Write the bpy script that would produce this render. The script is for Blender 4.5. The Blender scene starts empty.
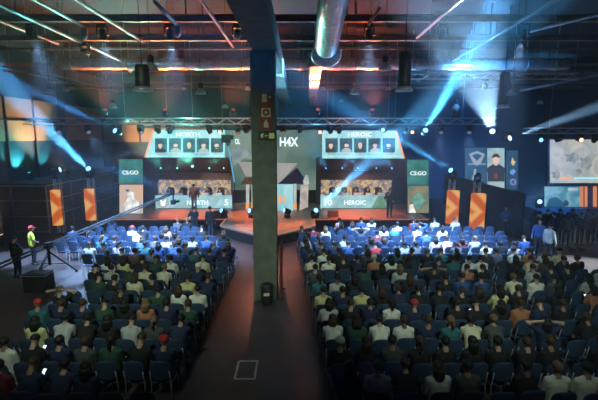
import bpy, math, random
from mathutils import Vector, Matrix, Quaternion, noise
random.seed(7)
SC = bpy.context.scene
COL = SC.collection
PI = math.pi
V = Vector
# ------------------------------------------------------------------ camera
HC, PITCH, FPX = 5.7, math.atan(63 / 400), 400.0
cp, sp = math.cos(PITCH), math.sin(PITCH)
cam = bpy.data.cameras.new('camera'); camo = bpy.data.objects.new('camera', cam); COL.objects.link(camo)
cam.sensor_width = 36; cam.lens = FPX / 598 * 36; cam.clip_end = 200
camo.location = (0, 0, HC); camo.rotation_euler = (PI / 2 - PITCH, 0, 0)
SC.camera = camo


def ray(px, py):
    u, v = (px - 299) / FPX, (200 - py) / FPX
    return V((u, cp + v * sp, -sp + v * cp))


def P(px, py, Y):
    d = ray(px, py); return V((0, 0, HC)) + d * (Y / d.y)


def PZ(px, py, z):
    d = ray(px, py); return V((0, 0, HC)) + d * ((z - HC) / d.z)


# ------------------------------------------------------------------ materials
MATS = {}


def mat(name, col, rough=.6, metal=0., var=.25, scale=6., bump=0., bscale=30., spec=.4):
    if name in MATS: return MATS[name]
    m = bpy.data.materials.new(name); m.use_nodes = True
    nt = m.node_tree; b = nt.nodes['Principled BSDF']
    b.inputs['Roughness'].default_value = rough; b.inputs['Metallic'].default_value = metal
    b.inputs['Specular IOR Level'].default_value = spec
    tc = nt.nodes.new('ShaderNodeTexCoord')
    n = nt.nodes.new('ShaderNodeTexNoise'); n.inputs['Scale'].default_value = scale; n.inputs['Detail'].default_value = 4
    nt.links.new(tc.outputs['Object'], n.inputs['Vector'])
    r = nt.nodes.new('ShaderNodeValToRGB')
    r.color_ramp.elements[0].position = .3; r.color_ramp.elements[1].position = .7
    r.color_ramp.elements[0].color = (*[c * (1 - var) for c in col], 1)
    r.color_ramp.elements[1].color = (*[min(1, c * (1 + var)) for c in col], 1)
    nt.links.new(n.outputs['Fac'], r.inputs['Fac']); nt.links.new(r.outputs['Color'], b.inputs['Base Color'])
    if bump:
        n2 = nt.nodes.new('ShaderNodeTexNoise'); n2.inputs['Scale'].default_value = bscale
        nt.links.new(tc.outputs['Object'], n2.inputs['Vector'])
        bp = nt.nodes.new('ShaderNodeBump'); bp.inputs['Strength'].default_value = bump; bp.inputs['Distance'].default_value = .03
        nt.links.new(n2.outputs['Fac'], bp.inputs['Height']); nt.links.new(bp.outputs['Normal'], b.inputs['Normal'])
    MATS[name] = m
    return m


def emat(name, col, s=1., col2=None, scale=2., stretch=(1, 1, 1), distort=0.):
    """a glowing surface: lamp lens or LED screen pixels"""
    if name in MATS: return MATS[name]
    m = bpy.data.materials.new(name); m.use_nodes = True
    nt = m.node_tree; b = nt.nodes['Principled BSDF']
    b.inputs['Base Color'].default_value = (.01, .01, .01, 1); b.inputs['Roughness'].default_value = .5
    b.inputs['Emission Strength'].default_value = s
    if col2 is None:
        b.inputs['Emission Color'].default_value = (*col, 1)
    else:
        tc = nt.nodes.new('ShaderNodeTexCoord'); mp = nt.nodes.new('ShaderNodeMapping')
        mp.inputs['Scale'].default_value = stretch
        n = nt.nodes.new('ShaderNodeTexNoise'); n.inputs['Scale'].default_value = scale; n.inputs['Detail'].default_value = 3
        n.inputs['Distortion'].default_value = distort
        r = nt.nodes.new('ShaderNodeValToRGB')
        r.color_ramp.elements[0].position = .36; r.color_ramp.elements[1].position = .64
        r.color_ramp.elements[0].color = (*col, 1); r.color_ramp.elements[1].color = (*col2, 1)
        nt.links.new(tc.outputs['Object'], mp.inputs['Vector']); nt.links.new(mp.outputs['Vector'], n.inputs['Vector'])
        nt.links.new(n.outputs['Fac'], r.inputs['Fac']); nt.links.new(r.outputs['Color'], b.inputs['Emission Color'])
    MATS[name] = m
    return m


# ------------------------------------------------------------------ mesh builder
def frame_of(d):
    d = d.normalized()
    a = V((0, 0, 1)) if abs(d.z) < .9 else V((1, 0, 0))
    x = d.cross(a).normalized(); y = d.cross(x).normalized()
    return x, y, d


class MB:
    def __init__(s): s.v = []; s.f = []; s.m = []; s.mi = 0

    def add(s, vs, fs):
        b = len(s.v); s.v += [V(p) for p in vs]
        for f in fs: s.f.append(tuple(b + i for i in f)); s.m.append(s.mi)
        return s

    def box(s, c, size, R=None):
        c = V(c); h = V(size) / 2; vs = []
        for i in range(8):
            p = V((h.x * (1 if i & 1 else -1), h.y * (1 if i & 2 else -1), h.z * (1 if i & 4 else -1)))
            vs.append(c + (R @ p if R else p))
        return s.add(vs, [(0, 2, 3, 1), (4, 5, 7, 6), (0, 1, 5, 4), (2, 6, 7, 3), (0, 4, 6, 2), (1, 3, 7, 5)])

    def bar(s, a, b, w, h=None):
        a, b = V(a), V(b); h = h or w; x, y, d = frame_of(b - a)
        vs = [q + x * (w / 2 * i) + y * (h / 2 * j) for q in (a, b) for i, j in ((-1, -1), (1, -1), (1, 1), (-1, 1))]
        return s.add(vs, [(3, 2, 1, 0), (4, 5, 6, 7)] + [(i, (i + 1) % 4, 4 + (i + 1) % 4, 4 + i) for i in range(4)])

    def tube(s, a, b, r, r2=None, n=8):
        a, b = V(a), V(b); r2 = r if r2 is None else r2; x, y, d = frame_of(b - a); vs = []
        for q, rr in ((a, r), (b, r2)):
            for i in range(n):
                t = 2 * PI * i / n; vs.append(q + x * (rr * math.cos(t)) + y * (rr * math.sin(t)))
        return s.add(vs, [tuple(range(n - 1, -1, -1)), tuple(range(n, 2 * n))] + [(i, (i + 1) % n, n + (i + 1) % n, n + i) for i in range(n)])

    def path(s, pts, r, n=8):
        pts = [V(p) for p in pts]; vs = []; fs = []
        for k, p in enumerate(pts):
            d = (pts[min(k + 1, len(pts) - 1)] - pts[max(k - 1, 0)])
            if k == 0: x, y, _ = frame_of(d)
            else:
                d.normalize(); x = (x - d * x.dot(d)).normalized(); y = d.cross(x)
            for i in range(n):
                t = 2 * PI * i / n; vs.append(p + x * (r * math.cos(t)) + y * (r * math.sin(t)))
        for k in range(len(pts) - 1):
            for i in range(n): fs.append((k * n + i, k * n + (i + 1) % n, (k + 1) * n + (i + 1) % n, (k + 1) * n + i))
        fs += [tuple(range(n - 1, -1, -1)), tuple((len(pts) - 1) * n + i for i in range(n))]
        return s.add(vs, fs)

    def lathe(s, prof, c=(0, 0, 0), n=16, R=None):
        """profile of (radius, height) turned round local z"""
        c = V(c); vs = []; fs = []
        for r, z in prof:
            for i in range(n):
                t = 2 * PI * i / n; p = V((r * math.cos(t), r * math.sin(t), z)); vs.append(c + (R @ p if R else p))
        for k in range(len(prof) - 1):
            for i in range(n): fs.append((k * n + i, k * n + (i + 1) % n, (k + 1) * n + (i + 1) % n, (k + 1) * n + i))
        if prof[0][0] > 1e-4: fs.append(tuple(range(n - 1, -1, -1)))
        if prof[-1][0] > 1e-4: fs.append(tuple((len(prof) - 1) * n + i for i in range(n)))
        return s.add(vs, fs)

    def ell(s, c, rad, n=12, m=8, R=None):
        return s.lathe([(max(1e-5, math.sin(PI * k / m)), -math.cos(PI * k / m)) for k in range(m + 1)], (0, 0, 0), n)._last_scale(c, rad, R, n * (m + 1))

    def _last_scale(s, c, rad, R, k):
        for i in range(len(s.v) - k, len(s.v)):
            p = V((s.v[i].x * rad[0], s.v[i].y * rad[1], s.v[i].z * rad[2])); s.v[i] = V(c) + (R @ p if R else p)
        return s

    def prism(s, pts, off):
        """a polygon pushed along off"""
        n = len(pts); pts = [V(p) for p in pts]; off = V(off)
        return s.add(pts + [p + off for p in pts], [tuple(range(n)), tuple(range(2 * n - 1, n - 1, -1))] + [(i, n + i, n + (i + 1) % n, (i + 1) % n) for i in range(n)])

    def plate(s, w, h, t, r, bend=0., seg=4, cx=0., cz=0.):
        """rounded plate in local xz, thickness along y, bent round z"""
        pts = []
        for qx, qz, a0 in ((1, 1, 0), (-1, 1, 90), (-1, -1, 180), (1, -1, 270)):
            for k in range(seg + 1):
                a = math.radians(a0 + 90 * k / seg); pts.append((qx * (w / 2 - r) + r * math.cos(a), qz * (h / 2 - r) + r * math.sin(a)))
        f = lambda x: bend * (x / (w / 2)) ** 2
        n = len(pts); vs = []
        for y, k in ((t / 2, .93), (t / 4, 1), (-t / 4, 1), (-t / 2, .93)):
            vs += [V((cx + x * k, y + f(x), cz + z * k)) for x, z in pts]
        fs = [(k * n + i, k * n + (i + 1) % n, (k + 1) * n + (i + 1) % n, (k + 1) * n + i) for k in range(3) for i in range(n)]
        for k, y in ((0, t / 2), (3, -t / 2)):       # caps as strips so the bend stays smooth
            b0 = k * n
            for g in (.7, .4, .12):
                b1 = len(vs); vs += [V((cx + x * g, y + f(x * g), cz + z * g)) for x, z in pts]
                for i in range(n):
                    q = (b0 + i, b0 + (i + 1) % n, b1 + (i + 1) % n, b1 + i); fs.append(q if k else q[::-1])
                b0 = b1
            q = tuple(range(b0, b0 + n)); fs.append(q if k else q[::-1])
        return s.add(vs, fs)

    def mesh(s, name, mats, smooth=False, off=None):
        me = bpy.data.meshes.new(name)
        vs = [(p - off)[:] for p in s.v] if off is not None else [p[:] for p in s.v]
        me.from_pydata(vs, [], s.f)
        for m in (mats if isinstance(mats, (list, tuple)) else [mats]): me.materials.append(m)
        if any(s.m): me.polygons.foreach_set('material_index', s.m)
        if smooth: me.polygons.foreach_set('use_smooth', [True] * len(s.f))
        me.update()
        return me

    def build(s, name, mats, parent=None, smooth=False, loc=None):
        """link as ONE object; coordinates are world ones, kept relative to the parent (or to loc)"""
        if loc is not None: off = V(loc)
        elif parent is not None: off = wloc(parent)
        else: off = V((0, 0, 0))
        o = bpy.data.objects.new(name, s.mesh(name, mats, smooth, off)); COL.objects.link(o)
        if parent is not None:
            o.parent = parent
            if loc is not None: o.location = off - wloc(parent)
        elif loc is not None: o.location = off
        return o


def wloc(o):
    p = V((0, 0, 0))
    while o is not None: p += o.location; o = o.parent
    return p


def mobj(name, me, parent=None, loc=(0, 0, 0)):
    o = bpy.data.objects.new(name, me); COL.objects.link(o); o.parent = parent; o.location = loc; return o


def tag(o, label, cat, group=None, kind=None):
    o['label'] = label; o['category'] = cat
    if group: o['group'] = group
    if kind: o['kind'] = kind
    return o


def thing(name, label, cat, loc=(0, 0, 0), rotz=0., group=None):
    o = bpy.data.objects.new(name, None); COL.objects.link(o); o.empty_display_size = .2
    o.location = loc; o.rotation_euler = (0, 0, rotz)
    return tag(o, label, cat, group)


def struct(name, mb, m, **k):
    o = mb.build(name, m, **k); o['kind'] = 'structure'; return o


KIDS = {}


def kids(o):
    return KIDS.setdefault(o.name, list(o.children))


def dup(root, loc=None, rotz=None, scale=None):
    def cp_(o, par):
        c = o.copy(); COL.objects.link(c)
        if par is not None: c.parent = par
        for ch in kids(o): cp_(ch, c)
        return c
    r = cp_(root, None)
    if loc is not None: r.location = loc
    if rotz is not None: r.rotation_euler = (0, 0, rotz)
    if scale is not None: r.scale = scale
    return r


def spot(loc, target, col, power, angle, blend=.3, r=.05):
    l = bpy.data.lights.new('spot_lamp', 'SPOT'); l.energy = power; l.color = col
    l.spot_size = math.radians(angle); l.spot_blend = blend; l.shadow_soft_size = r
    o = bpy.data.objects.new('spot_lamp', l); COL.objects.link(o); o.location = loc
    o.rotation_euler = (V(target) - V(loc)).to_track_quat('-Z', 'Y').to_euler()
    return o


def area(loc, target, col, power, sx, sy):
    l = bpy.data.lights.new('area_lamp', 'AREA'); l.energy = power; l.color = col
    l.shape = 'RECTANGLE'; l.size = sx; l.size_y = sy
    o = bpy.data.objects.new('area_lamp', l); COL.objects.link(o); o.location = loc
    o.rotation_euler = (V(target) - V(loc)).to_track_quat('-Z', 'Y').to_euler()
    return o


ONES = 'zero first second third fourth fifth sixth seventh eighth ninth tenth eleventh twelfth thirteenth fourteenth fifteenth sixteenth seventeenth eighteenth nineteenth twentieth'.split()


def nth(i): return ONES[i] if i <= 20 else 'twenty-' + ONES[i - 20]


FONTC = {}


def text_mesh(s, bold=.012):
    if s in FONTC: return FONTC[s]
    c = bpy.data.curves.new('lettering', 'FONT'); c.body = s; c.align_x = 'CENTER'; c.align_y = 'CENTER'
    c.extrude = .02; c.offset = bold; c.resolution_u = 3
    o = bpy.data.objects.new('lettering', c); COL.objects.link(o)
    dg = bpy.context.evaluated_depsgraph_get()
    me = bpy.data.meshes.new_from_object(o.evaluated_get(dg)); bpy.data.objects.remove(o); bpy.data.curves.remove(c)
    FONTC[s] = me
    return me


def text(s, px, py, hpx, Y, m, parent, wpx=None, bold=.02):
    """lettering standing upright on the plane y = Y, facing the hall"""
    me = text_mesh(s, bold).copy(); me.materials.clear(); me.materials.append(m)
    xs = [v.co.x for v in me.vertices]; ys = [v.co.y for v in me.vertices]
    c = P(px, py, Y); k = ray(px, py); sc = (Y / k.y) / FPX
    h = hpx * sc / (max(ys) - min(ys)); w = h if wpx is None else wpx * sc / (max(xs) - min(xs))
    mx, my = (max(xs) + min(xs)) / 2, (max(ys) + min(ys)) / 2
    for v in me.vertices: v.co = V(((v.co.x - mx) * w, -v.co.z * .3, (v.co.y - my) * h))
    o = bpy.data.objects.new('lettering', me); COL.objects.link(o)
    o.parent = parent; o.location = c - wloc(parent)
    return o


def flat(name, pts, Y, m, parent, t=.012, **k):
    """a thin upright sheet given by its outline, front face on the plane y = Y"""
    return MB().prism([P(x, y, Y) for x, y in pts], (0, t, 0)).build(name, m, parent, **k)


def rect(x0, y0, x1, y1): return [(x0, y0), (x1, y0), (x1, y1), (x0, y1)]


def ring(cx, cy, rx, ry, n=14, a0=0, a1=360): return [(cx + rx * math.cos(math.radians(a0 + (a1 - a0) * i / n)), cy - ry * math.sin(math.radians(a0 + (a1 - a0) * i / n))) for i in range(n + (a1 - a0 < 360))]
KBEAM = 3.6; KW = .5; KFILL = .95; HAZE = .0036; EXPO = .08; WASH = 13500.
# ------------------------------------------------------------------ materials used
M_floor = mat('dark sealed floor', (.055, .043, .042), .4, var=.3, scale=1.1, bump=.05, bscale=12)
M_black = mat('black cloth', (.012, .013, .016), .85)
M_dark = mat('dark paint', (.03, .034, .042), .6)
M_ceil = mat('ceiling deck', (.006, .007, .009), .9)
M_wall = mat('navy wall', (.022, .05, .09), .7)
M_panel = mat('beige cladding', (.42, .30, .2), .55, var=.15, scale=.6)
M_conc = mat('grey green concrete', (.14, .16, .135), .8, var=.2, scale=3, bump=.15)
M_steelred = mat('oxide painted steel', (.21, .105, .075), .55, var=.3, scale=3)
M_steel = mat('galvanised steel', (.42, .43, .45), .45, .6, var=.2)
M_foil = mat('crinkled foil', (.62, .6, .58), .34, .75, var=.25, scale=5, bump=.9, bscale=9)
M_alu = mat('aluminium', (.6, .6, .62), .35, .7)
M_blk = mat('black metal', (.018, .018, .02), .4, .3)
M_rubber = mat('black plastic', (.02, .02, .022), .5)
M_white = mat('white paint', (.75, .75, .72), .5)
M_red = mat('red paint', (.42, .05, .035), .5)
M_deck = mat('stage deck', (.34, .27, .24), .42, var=.12, scale=2)
M_grey = mat('mid grey paint', (.2, .21, .22), .6)
M_tan = mat('tan board', (.42, .33, .2), .6)
M_navy = mat('navy board', (.03, .05, .14), .5)

# ------------------------------------------------------------------ the hall
XL, XR, YB, YR, ZC = -18., 32., 37., -4., 11.2
struct('floor', MB().box(((XL + XR) / 2, (YB + YR) / 2, -.1), (XR - XL + .4, YB - YR + .4, .2)), M_floor)
struct('ceiling', MB().box(((XL + XR) / 2, (YB + YR) / 2, ZC + .1), (XR - XL + .4, YB - YR + .4, .2)), M_ceil)
struct('wall_left', MB().box((XL - .1, (YB + YR) / 2, ZC / 2), (.2, YB - YR, ZC)), M_wall)
struct('wall_right', MB().box((XR + .1, (YB + YR) / 2, ZC / 2), (.2, YB - YR, ZC)), M_wall)
struct('wall_back', MB().box(((XL + XR) / 2, YB + .1, ZC / 2), (XR - XL + .4, .2, ZC)), M_wall)
struct('wall_rear', MB().box(((XL + XR) / 2, YR - .1, ZC / 2), (XR - XL + .4, .2, ZC)), M_dark)
k = 1
for a, b in ((18.0, 22.9), (23.05, 24.75), (24.95, 30.2), (31.4, 36.9)):      # cladding high on the left wall
    struct('trim_%d' % k, MB().box((XL + .04, (a + b) / 2, 6.8), (.08, b - a, 2.7)), M_panel); k += 1
mb = MB()
for y in (18, 22.97, 24.85, 27.5): mb.box((XL + .09, y, 5.6), (.14, .1, 5.2))
mb.box((XL + .1, 27, 6.75), (.1, 19, .07))
struct('trim_%d' % k, mb, M_dark); k += 1
for a, b in ((-17.8, -14.6), (-14.4, -11.5), (-11.3, -8.5)):
    struct('trim_%d' % k, MB().box(((a + b) / 2, YB - .04, 6.2), (b - a, .08, 1.9)), M_panel); k += 1
# the dark flat-roofed box room against the left wall
struct('wall_backstage', MB().box((-16.5, 30.2, 1.45), (2.8, 13.2, 2.9)).box((-16.45, 30.2, 2.93), (2.9, 13.4, .06)), [mat('brown board', (.12, .08, .055), .7)])
mb = MB()
for z in (.08, 1.0, 1.95, 2.84): mb.bar((-17.9, 23.42, z), (-14.95, 23.42, z), .06)
for x in (-17.86, -17.0, -14.95): mb.bar((x, 23.42, .003), (x, 23.42, 2.88), .07)
for y in (26, 29, 32): mb.bar((-14.94, y, .003), (-14.94, y, 2.88), .06)
for z in (1.0, 1.95, 2.84): mb.bar((-14.94, 23.42, z), (-14.94, 34, z), .06)
tag(mb.build('scaffold_frame', M_steel), 'grey tube frame across the front of the black box room at left', 'frame')

# pillar and the long beam it carries
PX0, PX1 = -1.58, -.78
struct('pillar', MB().box((-1.18, 13.8, 4.22), (.8, .8, 8.44)), M_conc)
struct('beam_1', MB().box((-1.1, 16.5, 8.85), (.78, 40.6, .8)), M_conc)
struct('trim_%d' % (k + 1), MB().box((-1.18, 13.8, 1.62), (.84, .84, .06)), M_conc)
mb = MB()
for p in (P(239, 361, 8), ):
    a, b, c, d = PZ(239, 361, .004), PZ(257.5, 361, .004), PZ(254.5, 379, .004), PZ(234.5, 379, .004)
    for q, r_ in ((a, b), (b, c), (c, d), (d, a)): mb.bar(q, r_, .05, .008)
t = mb.build('floor_hatch_frame', mat('worn pale paint', (.5, .45, .42), .6), loc=(a + c) / 2); tag(t, 'pale rectangular frame set in the floor of the centre aisle', 'floor hatch')

# pillar signs
YF = 13.4
def sign_board(name, label, px, m, cat='sign'):
    o = MB().prism([P(x, y, YF - .03) for x, y in px], (0, .03, 0)).build(name, m, loc=P(px[0][0], px[2][1], YF - .015)); tag(o, label, cat); return o
M_redsign = mat('red sign board', (.3, .045, .035), .5)
M_cream = mat('cream sign ink', (.75, .7, .5), .5)
s = sign_board('safety_sign', 'red sign with pale square and switch symbol, uppermost on the pillar', rect(260, 93, 272, 107), M_redsign)
flat('symbol', rect(262, 94, 267, 102), YF - .04, M_cream, s); flat('symbol', rect(268.5, 96, 271, 98), YF - .04, M_cream, s)
s = sign_board('safety_sign', 'red fire hose reel sign with white ring symbol on the pillar', rect(260, 107.3, 272, 117.5), M_redsign)
flat('symbol', rect(261.3, 108, 270.7, 117), YF - .04, M_cream, s)
h = flat('symbol', ring(266, 112.4, 3.6, 3.6, 16), YF - .05, M_redsign, s); flat('symbol', ring(266, 112.4, 1.6, 1.6, 12), YF - .06, M_cream, h)
s = sign_board('safety_sign', 'red fire extinguisher sign under the hose reel sign on the pillar', rect(260, 117.8, 272, 129), M_redsign)
flat('symbol', [(265, 119.5), (267, 119.5), (267, 121), (268.3, 122.5), (268.3, 127.5), (263.8, 127.5), (263.8, 122.5), (265, 121)], YF - .04, M_cream, s)
s = sign_board('exit_sign', 'dark green exit sign with arrow and doorway on the pillar', rect(258, 131, 275.5, 140), mat('dark green sign', (.012, .05, .025), .4))
M_glow = emat('photoluminescent ink', (.5, .62, .2), .28)
flat('arrow', [(264.5, 135.3), (268, 135.3), (268, 136.2), (264.5, 136.2)], YF - .04, M_glow, s)
flat('doorway', rect(269, 133, 274.3, 138.6), YF - .04, M_glow, s)
flat('running_figure', [(260, 138.6), (261.3, 136.3), (260, 135.2), (261.8, 133.6), (263.4, 133.2), (264, 134.2), (262.8, 135), (263.4, 136.6), (262.4, 138.6), (262, 137)], YF - .04, M_glow, s)
# things round its foot
t = thing('waste_bin', 'black bin with a pale yellow label at the foot of the pillar', 'bin', (-1.1, 13.12, 0))
MB().lathe([(.17, 0), (.2, .05), (.22, .62), (.2, .64)], (-1.1, 13.12, 0), 18).build('body', M_rubber, t, True)
MB().lathe([(.225, .64), (.23, .68), (.14, .74), (.1, .74)], (-1.1, 13.12, 0), 18).build('lid', M_rubber, t, True)
MB().box((-1.1, 12.895, .42), (.2, .01, .1)).build('label_plate', M_cream, t)
t = thing('panel_screen', 'dark red upright panel standing against the right side of the pillar', 'panel', (-.63, 14.1, 0))
MB().box((-.65, 14.05, .95), (.06, 1.15, 1.9)).build('panel', mat('dark red cloth', (.12, .02, .018), .7), t)
MB().box((-.63, 13.55, .02), (.24, .06, .04)).build('foot', M_blk, t); MB().box((-.63, 14.5, .02), (.24, .06, .04)).build('foot', M_blk, t)

# ------------------------------------------------------------------ stage
ZS = .6
M_edge = emat('red orange light strip', (1., .14, .03), .55)
M_edgew = emat('pink white light strip', (1., .55, .4), .5)
t = thing('stage', 'wide low main stage with orange lit front edge and dark skirt', 'stage', (-1.75, 24.7, 0))
MB().box((-1.75, 30.1, .56), (19.8, 10.8, .08)).build('deck', M_deck, t)
MB().box((-1.75, 30.1, .26), (19.7, 10.7, .52)).build('skirt', M_black, t)
MB().box((-1.75, 24.68, .57), (19.8, .03, .05)).build('edge_light', M_edge, t)
TH = [(-4.6, 24.64), (-4.6, 22.75), (-1.75, 20.0), (.95, 22.75), (.95, 24.64)]
t = thing('thrust_stage', 'pointed thrust stage glowing orange in front of the main stage', 'stage', (-1.8, 22.4, 0))
MB().prism([(x, y, .52) for x, y in TH], (0, 0, .08)).build('deck', M_deck, t)
MB().prism([((x + 1.8) * .985 - 1.8, (y - 22.6) * .985 + 22.6, 0) for x, y in TH], (0, 0, .52)).build('skirt', M_black, t)
mb = MB()
for a, b in zip(TH[:-1], TH[1:]): mb.bar((*a, .615), (*b, .615), .035, .03)
mb.build('edge_light', M_edgew, t)
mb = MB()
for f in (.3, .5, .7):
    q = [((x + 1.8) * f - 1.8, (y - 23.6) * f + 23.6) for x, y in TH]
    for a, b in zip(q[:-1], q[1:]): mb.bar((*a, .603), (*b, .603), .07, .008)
mb.build('floor_stripe', mat('orange painted light', (.8, .22, .04), .4), t)  # stripes of orange light put into the deck as coloured bars

# ------------------------------------------------------------------ screens
M_teal = emat('teal screen pixels', (.16, .40, .45), 1.4, (.34, .58, .60), .9, (1, 1, .3), .6)
M_teal2 = emat('deep teal screen pixels', (.16, .36, .40), 1.25, (.32, .56, .58), 1.2)
M_card = emat('card pixels', (.02, .06, .09), .8, (.05, .2, .25), 1.5)
M_scw = emat('white screen pixels', (.85, 1., 1.), 1.2)
M_scw2 = emat('soft white screen pixels', (.62, .72, .7), .8, (.4, .5, .5), 1.1)
M_skinpx = emat('portrait face pixels', (.8, .56, .44), 1.)
M_hairpx = emat('portrait hair pixels', (.06, .04, .035), .8)
M_shirtpx = emat('portrait shirt pixels', (.04, .05, .06), .8)
M_shirtpx2 = emat('portrait pale shirt pixels', (.55, .6, .6), .8)
M_orpx = emat('orange screen pixels', (1., .42, .16), 1.)
M_cyanline = emat('cyan line pixels', (.3, .8, .85), 1.2)


def bust(px, py, s, Y, par, shirt, kind=0):
    """a head-and-shoulders picture; px, py = chin, s = head height"""
    o = MB()
    hw = s * .38
    o.mi = 2; o.prism([P(*q, Y) for q in [(px - s * .95, py + s * .95), (px - s * .9, py + s * .45), (px - s * .3, py + s * .05), (px + s * .3, py + s * .05), (px + s * .9, py + s * .45), (px + s * .95, py + s * .95)]], (0, .01, 0))
    o.mi = 0; o.prism([P(*q, Y - .006) for q in ring(px, py - s * .42, hw, s * .52, 14)], (0, .01, 0))
    o.prism([P(*q, Y - .003) for q in rect(px - hw * .5, py - s * .1, px + hw * .5, py + s * .2)], (0, .01, 0))
    o.mi = 1
    if kind != 2: o.prism([P(*q, Y - .012) for q in ring(px, py - s * .58, hw * 1.12, s * .46, 10, 0, 180) + [(px - hw * .6, py - s * .62), (px, py - s * .72), (px + hw * .6, py - s * .62)]], (0, .01, 0))
    if kind == 1: o.prism([P(*q, Y - .011) for q in ring(px, py - s * .12, hw * .8, s * .2, 10, 180, 360)], (0, .01, 0))
    return o.build('portrait', [M_skinpx, M_hairpx, shirt], par)


YS = 29.6
def hanging_screen(label, out, word, wx, xs, slant, y0=138.2):
    t = thing('hanging_screen', label, 'screen', P((out[0][0] + out[2][0]) / 2, 158, YS))
    MB().prism([P(x, y, YS + .03) for x, y in out], (0, .25, 0)).build('housing', M_blk, t)
    flat('panel', [(x + (.5 if x < 299 else -.3) * 0, y) for x, y in out], YS, M_teal, t)
    flat('light_edge', slant, YS - .02, M_orpx, t)
    text(word, wx, 134.4, 4.4, YS - .03, M_scw, t, 24)
    x0, x1, n = xs; w = (x1 - x0) / n
    for i in range(n):
        a, b = x0 + w * i + .7, x0 + w * (i + 1) - .7
        c = flat('player_card', rect(a, y0, b, 152.3), YS - .02, M_card, t)
        bust((a + b) / 2 + (-.8, .6, 0, .5, -.4)[i], 147.6, 5.6, YS - .045, c, (M_shirtpx, M_shirtpx2)[i in (1, 3)], i % 3)
        flat('name_bar', rect(a + 2.5, 153.6, b - 2.5, 154.6), YS - .02, M_scw2, t)
        MB().bar(P(a, 138, YS - .03), P(b, 138, YS - .03), .03, .02).bar(P(a, 152.5, YS - .03), P(b, 152.5, YS - .03), .03, .02).bar(P(a, 138, YS - .03), P(a, 152.5, YS - .03), .03, .02).bar(P(b, 138, YS - .03), P(b, 152.5, YS - .03), .03, .02).build('card_frame', M_cyanline, c)
    flat('lower_line', rect(out[3][0] + 1, 155.9, out[2][0] - 1, 156.6), YS - .02, M_cyanline, t)
    return t


hanging_screen('large teal screen of five player portraits above the left team desk', [(153.5, 130), (225, 130), (225, 157.5), (145, 157.5)], 'NORTH', 188, (154, 224, 5), [(152.2, 130), (154, 130), (146.2, 157.5), (144.2, 157.5)])
hanging_screen('large teal screen of five player portraits above the right team desk', [(322, 130.5), (396, 130.5), (404, 158.5), (322, 158.5)], 'HEROIC', 360, (324.5, 396, 5), [(395, 130.5), (397, 130.5), (405, 158.5), (403, 158.5)])
# booth walls behind the teams
M_booth = mat('dark brown booth cloth', (.09, .06, .055), .75)
M_bull = emat('warm backdrop pixels', (.85, .58, .22), .85, (.06, .1, .24), 4.5, (1, 1, 1), .8)
for lab, x0, x1, b0, b1 in (('left', 141, 232, 158, 231), ('right', 316, 408, 321, 391)):
    a, b = P(x0, 190, YS + .35), P(x1, 190, YS + .35)
    t = thing('booth_wall', 'dark brown booth wall behind the %s team desk' % lab, 'booth wall', ((a.x + b.x) / 2, YS + .45, ZS))
    MB().box(((a.x + b.x) / 2, YS + .5, 2.4), (b.x - a.x, .2, 3.58)).build('panel', M_booth, t)
    a, b = P(b0, 182, YS + .33), P(b1, 197, YS + .33)
    MB().box(((a.x + b.x) / 2, YS + .37, 1.75), (b.x - a.x, .04, 1.5)).build('picture_strip', M_bull, t)
    MB().box(((a.x + b.x) / 2, YS + .25, 3.2), (b.x - a.x, .3, .06)).build('lamp_shelf', M_blk, t)
# centre picture wall
YW = 31.0
t = thing('video_wall', 'wide pale green video wall behind the pillar, between the portrait screens', 'screen', P(272, 209, YW + .1))
a, b = P(224, 130, YW), P(321.5, 130, YW)
MB().box(((a.x + b.x) / 2, YW + .3, 3.45), (b.x - a.x, .5, 5.7)).build('housing', M_blk, t)
a, b = P(225, 130, YW), P(321, 190, YW)
MB().box(((a.x + b.x) / 2, YW + .02, (a.z + b.z) / 2), (b.x - a.x, .04, a.z - b.z)).build('panel', emat('green screen pixels', (.04, .13, .12), .8, (.24, .34, .29), .35, (1, 1, .8), .5), t)
text('H4X', 289, 141.8, 9.2, YW - .02, M_scw, t, 18.5, .03)
text('OL', 237.5, 141.5, 5.5, YW - .02, M_scw, t, 5)
flat('bright_patch', [(229, 152), (237, 145), (248, 150), (258, 148), (257, 162), (244, 158), (234, 166)], YW - .012, emat('cloudy pixels', (.2, .34, .36), .7, (.4, .5, .5), 2.), t)

# team desks with their picture fronts
YD = 28.3
M_desk = mat('dark desk board', (.04, .042, .05), .5)
def team_desk(label, fx0, fx1, word, num, wx, nx, y0=195.5, y1=208.6, logo=None):
    a, b = P(fx0, y0, YD), P(fx1, y1, YD)
    t = thing('team_desk', label, 'desk', ((a.x + b.x) / 2, YD, ZS))
    MB().box(((a.x + b.x) / 2, YD + .04, (a.z + b.z) / 2), (b.x - a.x, .06, a.z - b.z)).build('screen_front', M_teal2, t)
    MB().box(((a.x + b.x) / 2, YD + .34, 1.27), (b.x - a.x - .1, .5, .03)).build('desk_top', M_desk, t)
    for x in (a.x + .1, b.x - .1): MB().box((x, YD + .34, .93), (.06, .48, .65)).build('leg', M_blk, t)
    MB().box(((a.x + b.x) / 2, YD + .04, .625), (b.x - a.x - .2, .2, .04)).build('plinth', M_blk, t)
    text(word, wx, 202.6, 4.6, YD - .02, M_scw, t); text(num, nx, 202.4, 6.4, YD - .02, M_scw, t)
    return t


def slash(par, xs, m):
    for i, (a, b) in enumerate(xs): flat('slanted_stripe', [(a + 4, 195.8), (b + 4, 195.8), (b - 4, 208.4), (a - 4, 208.4)], YD - .006, m, par)


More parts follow.
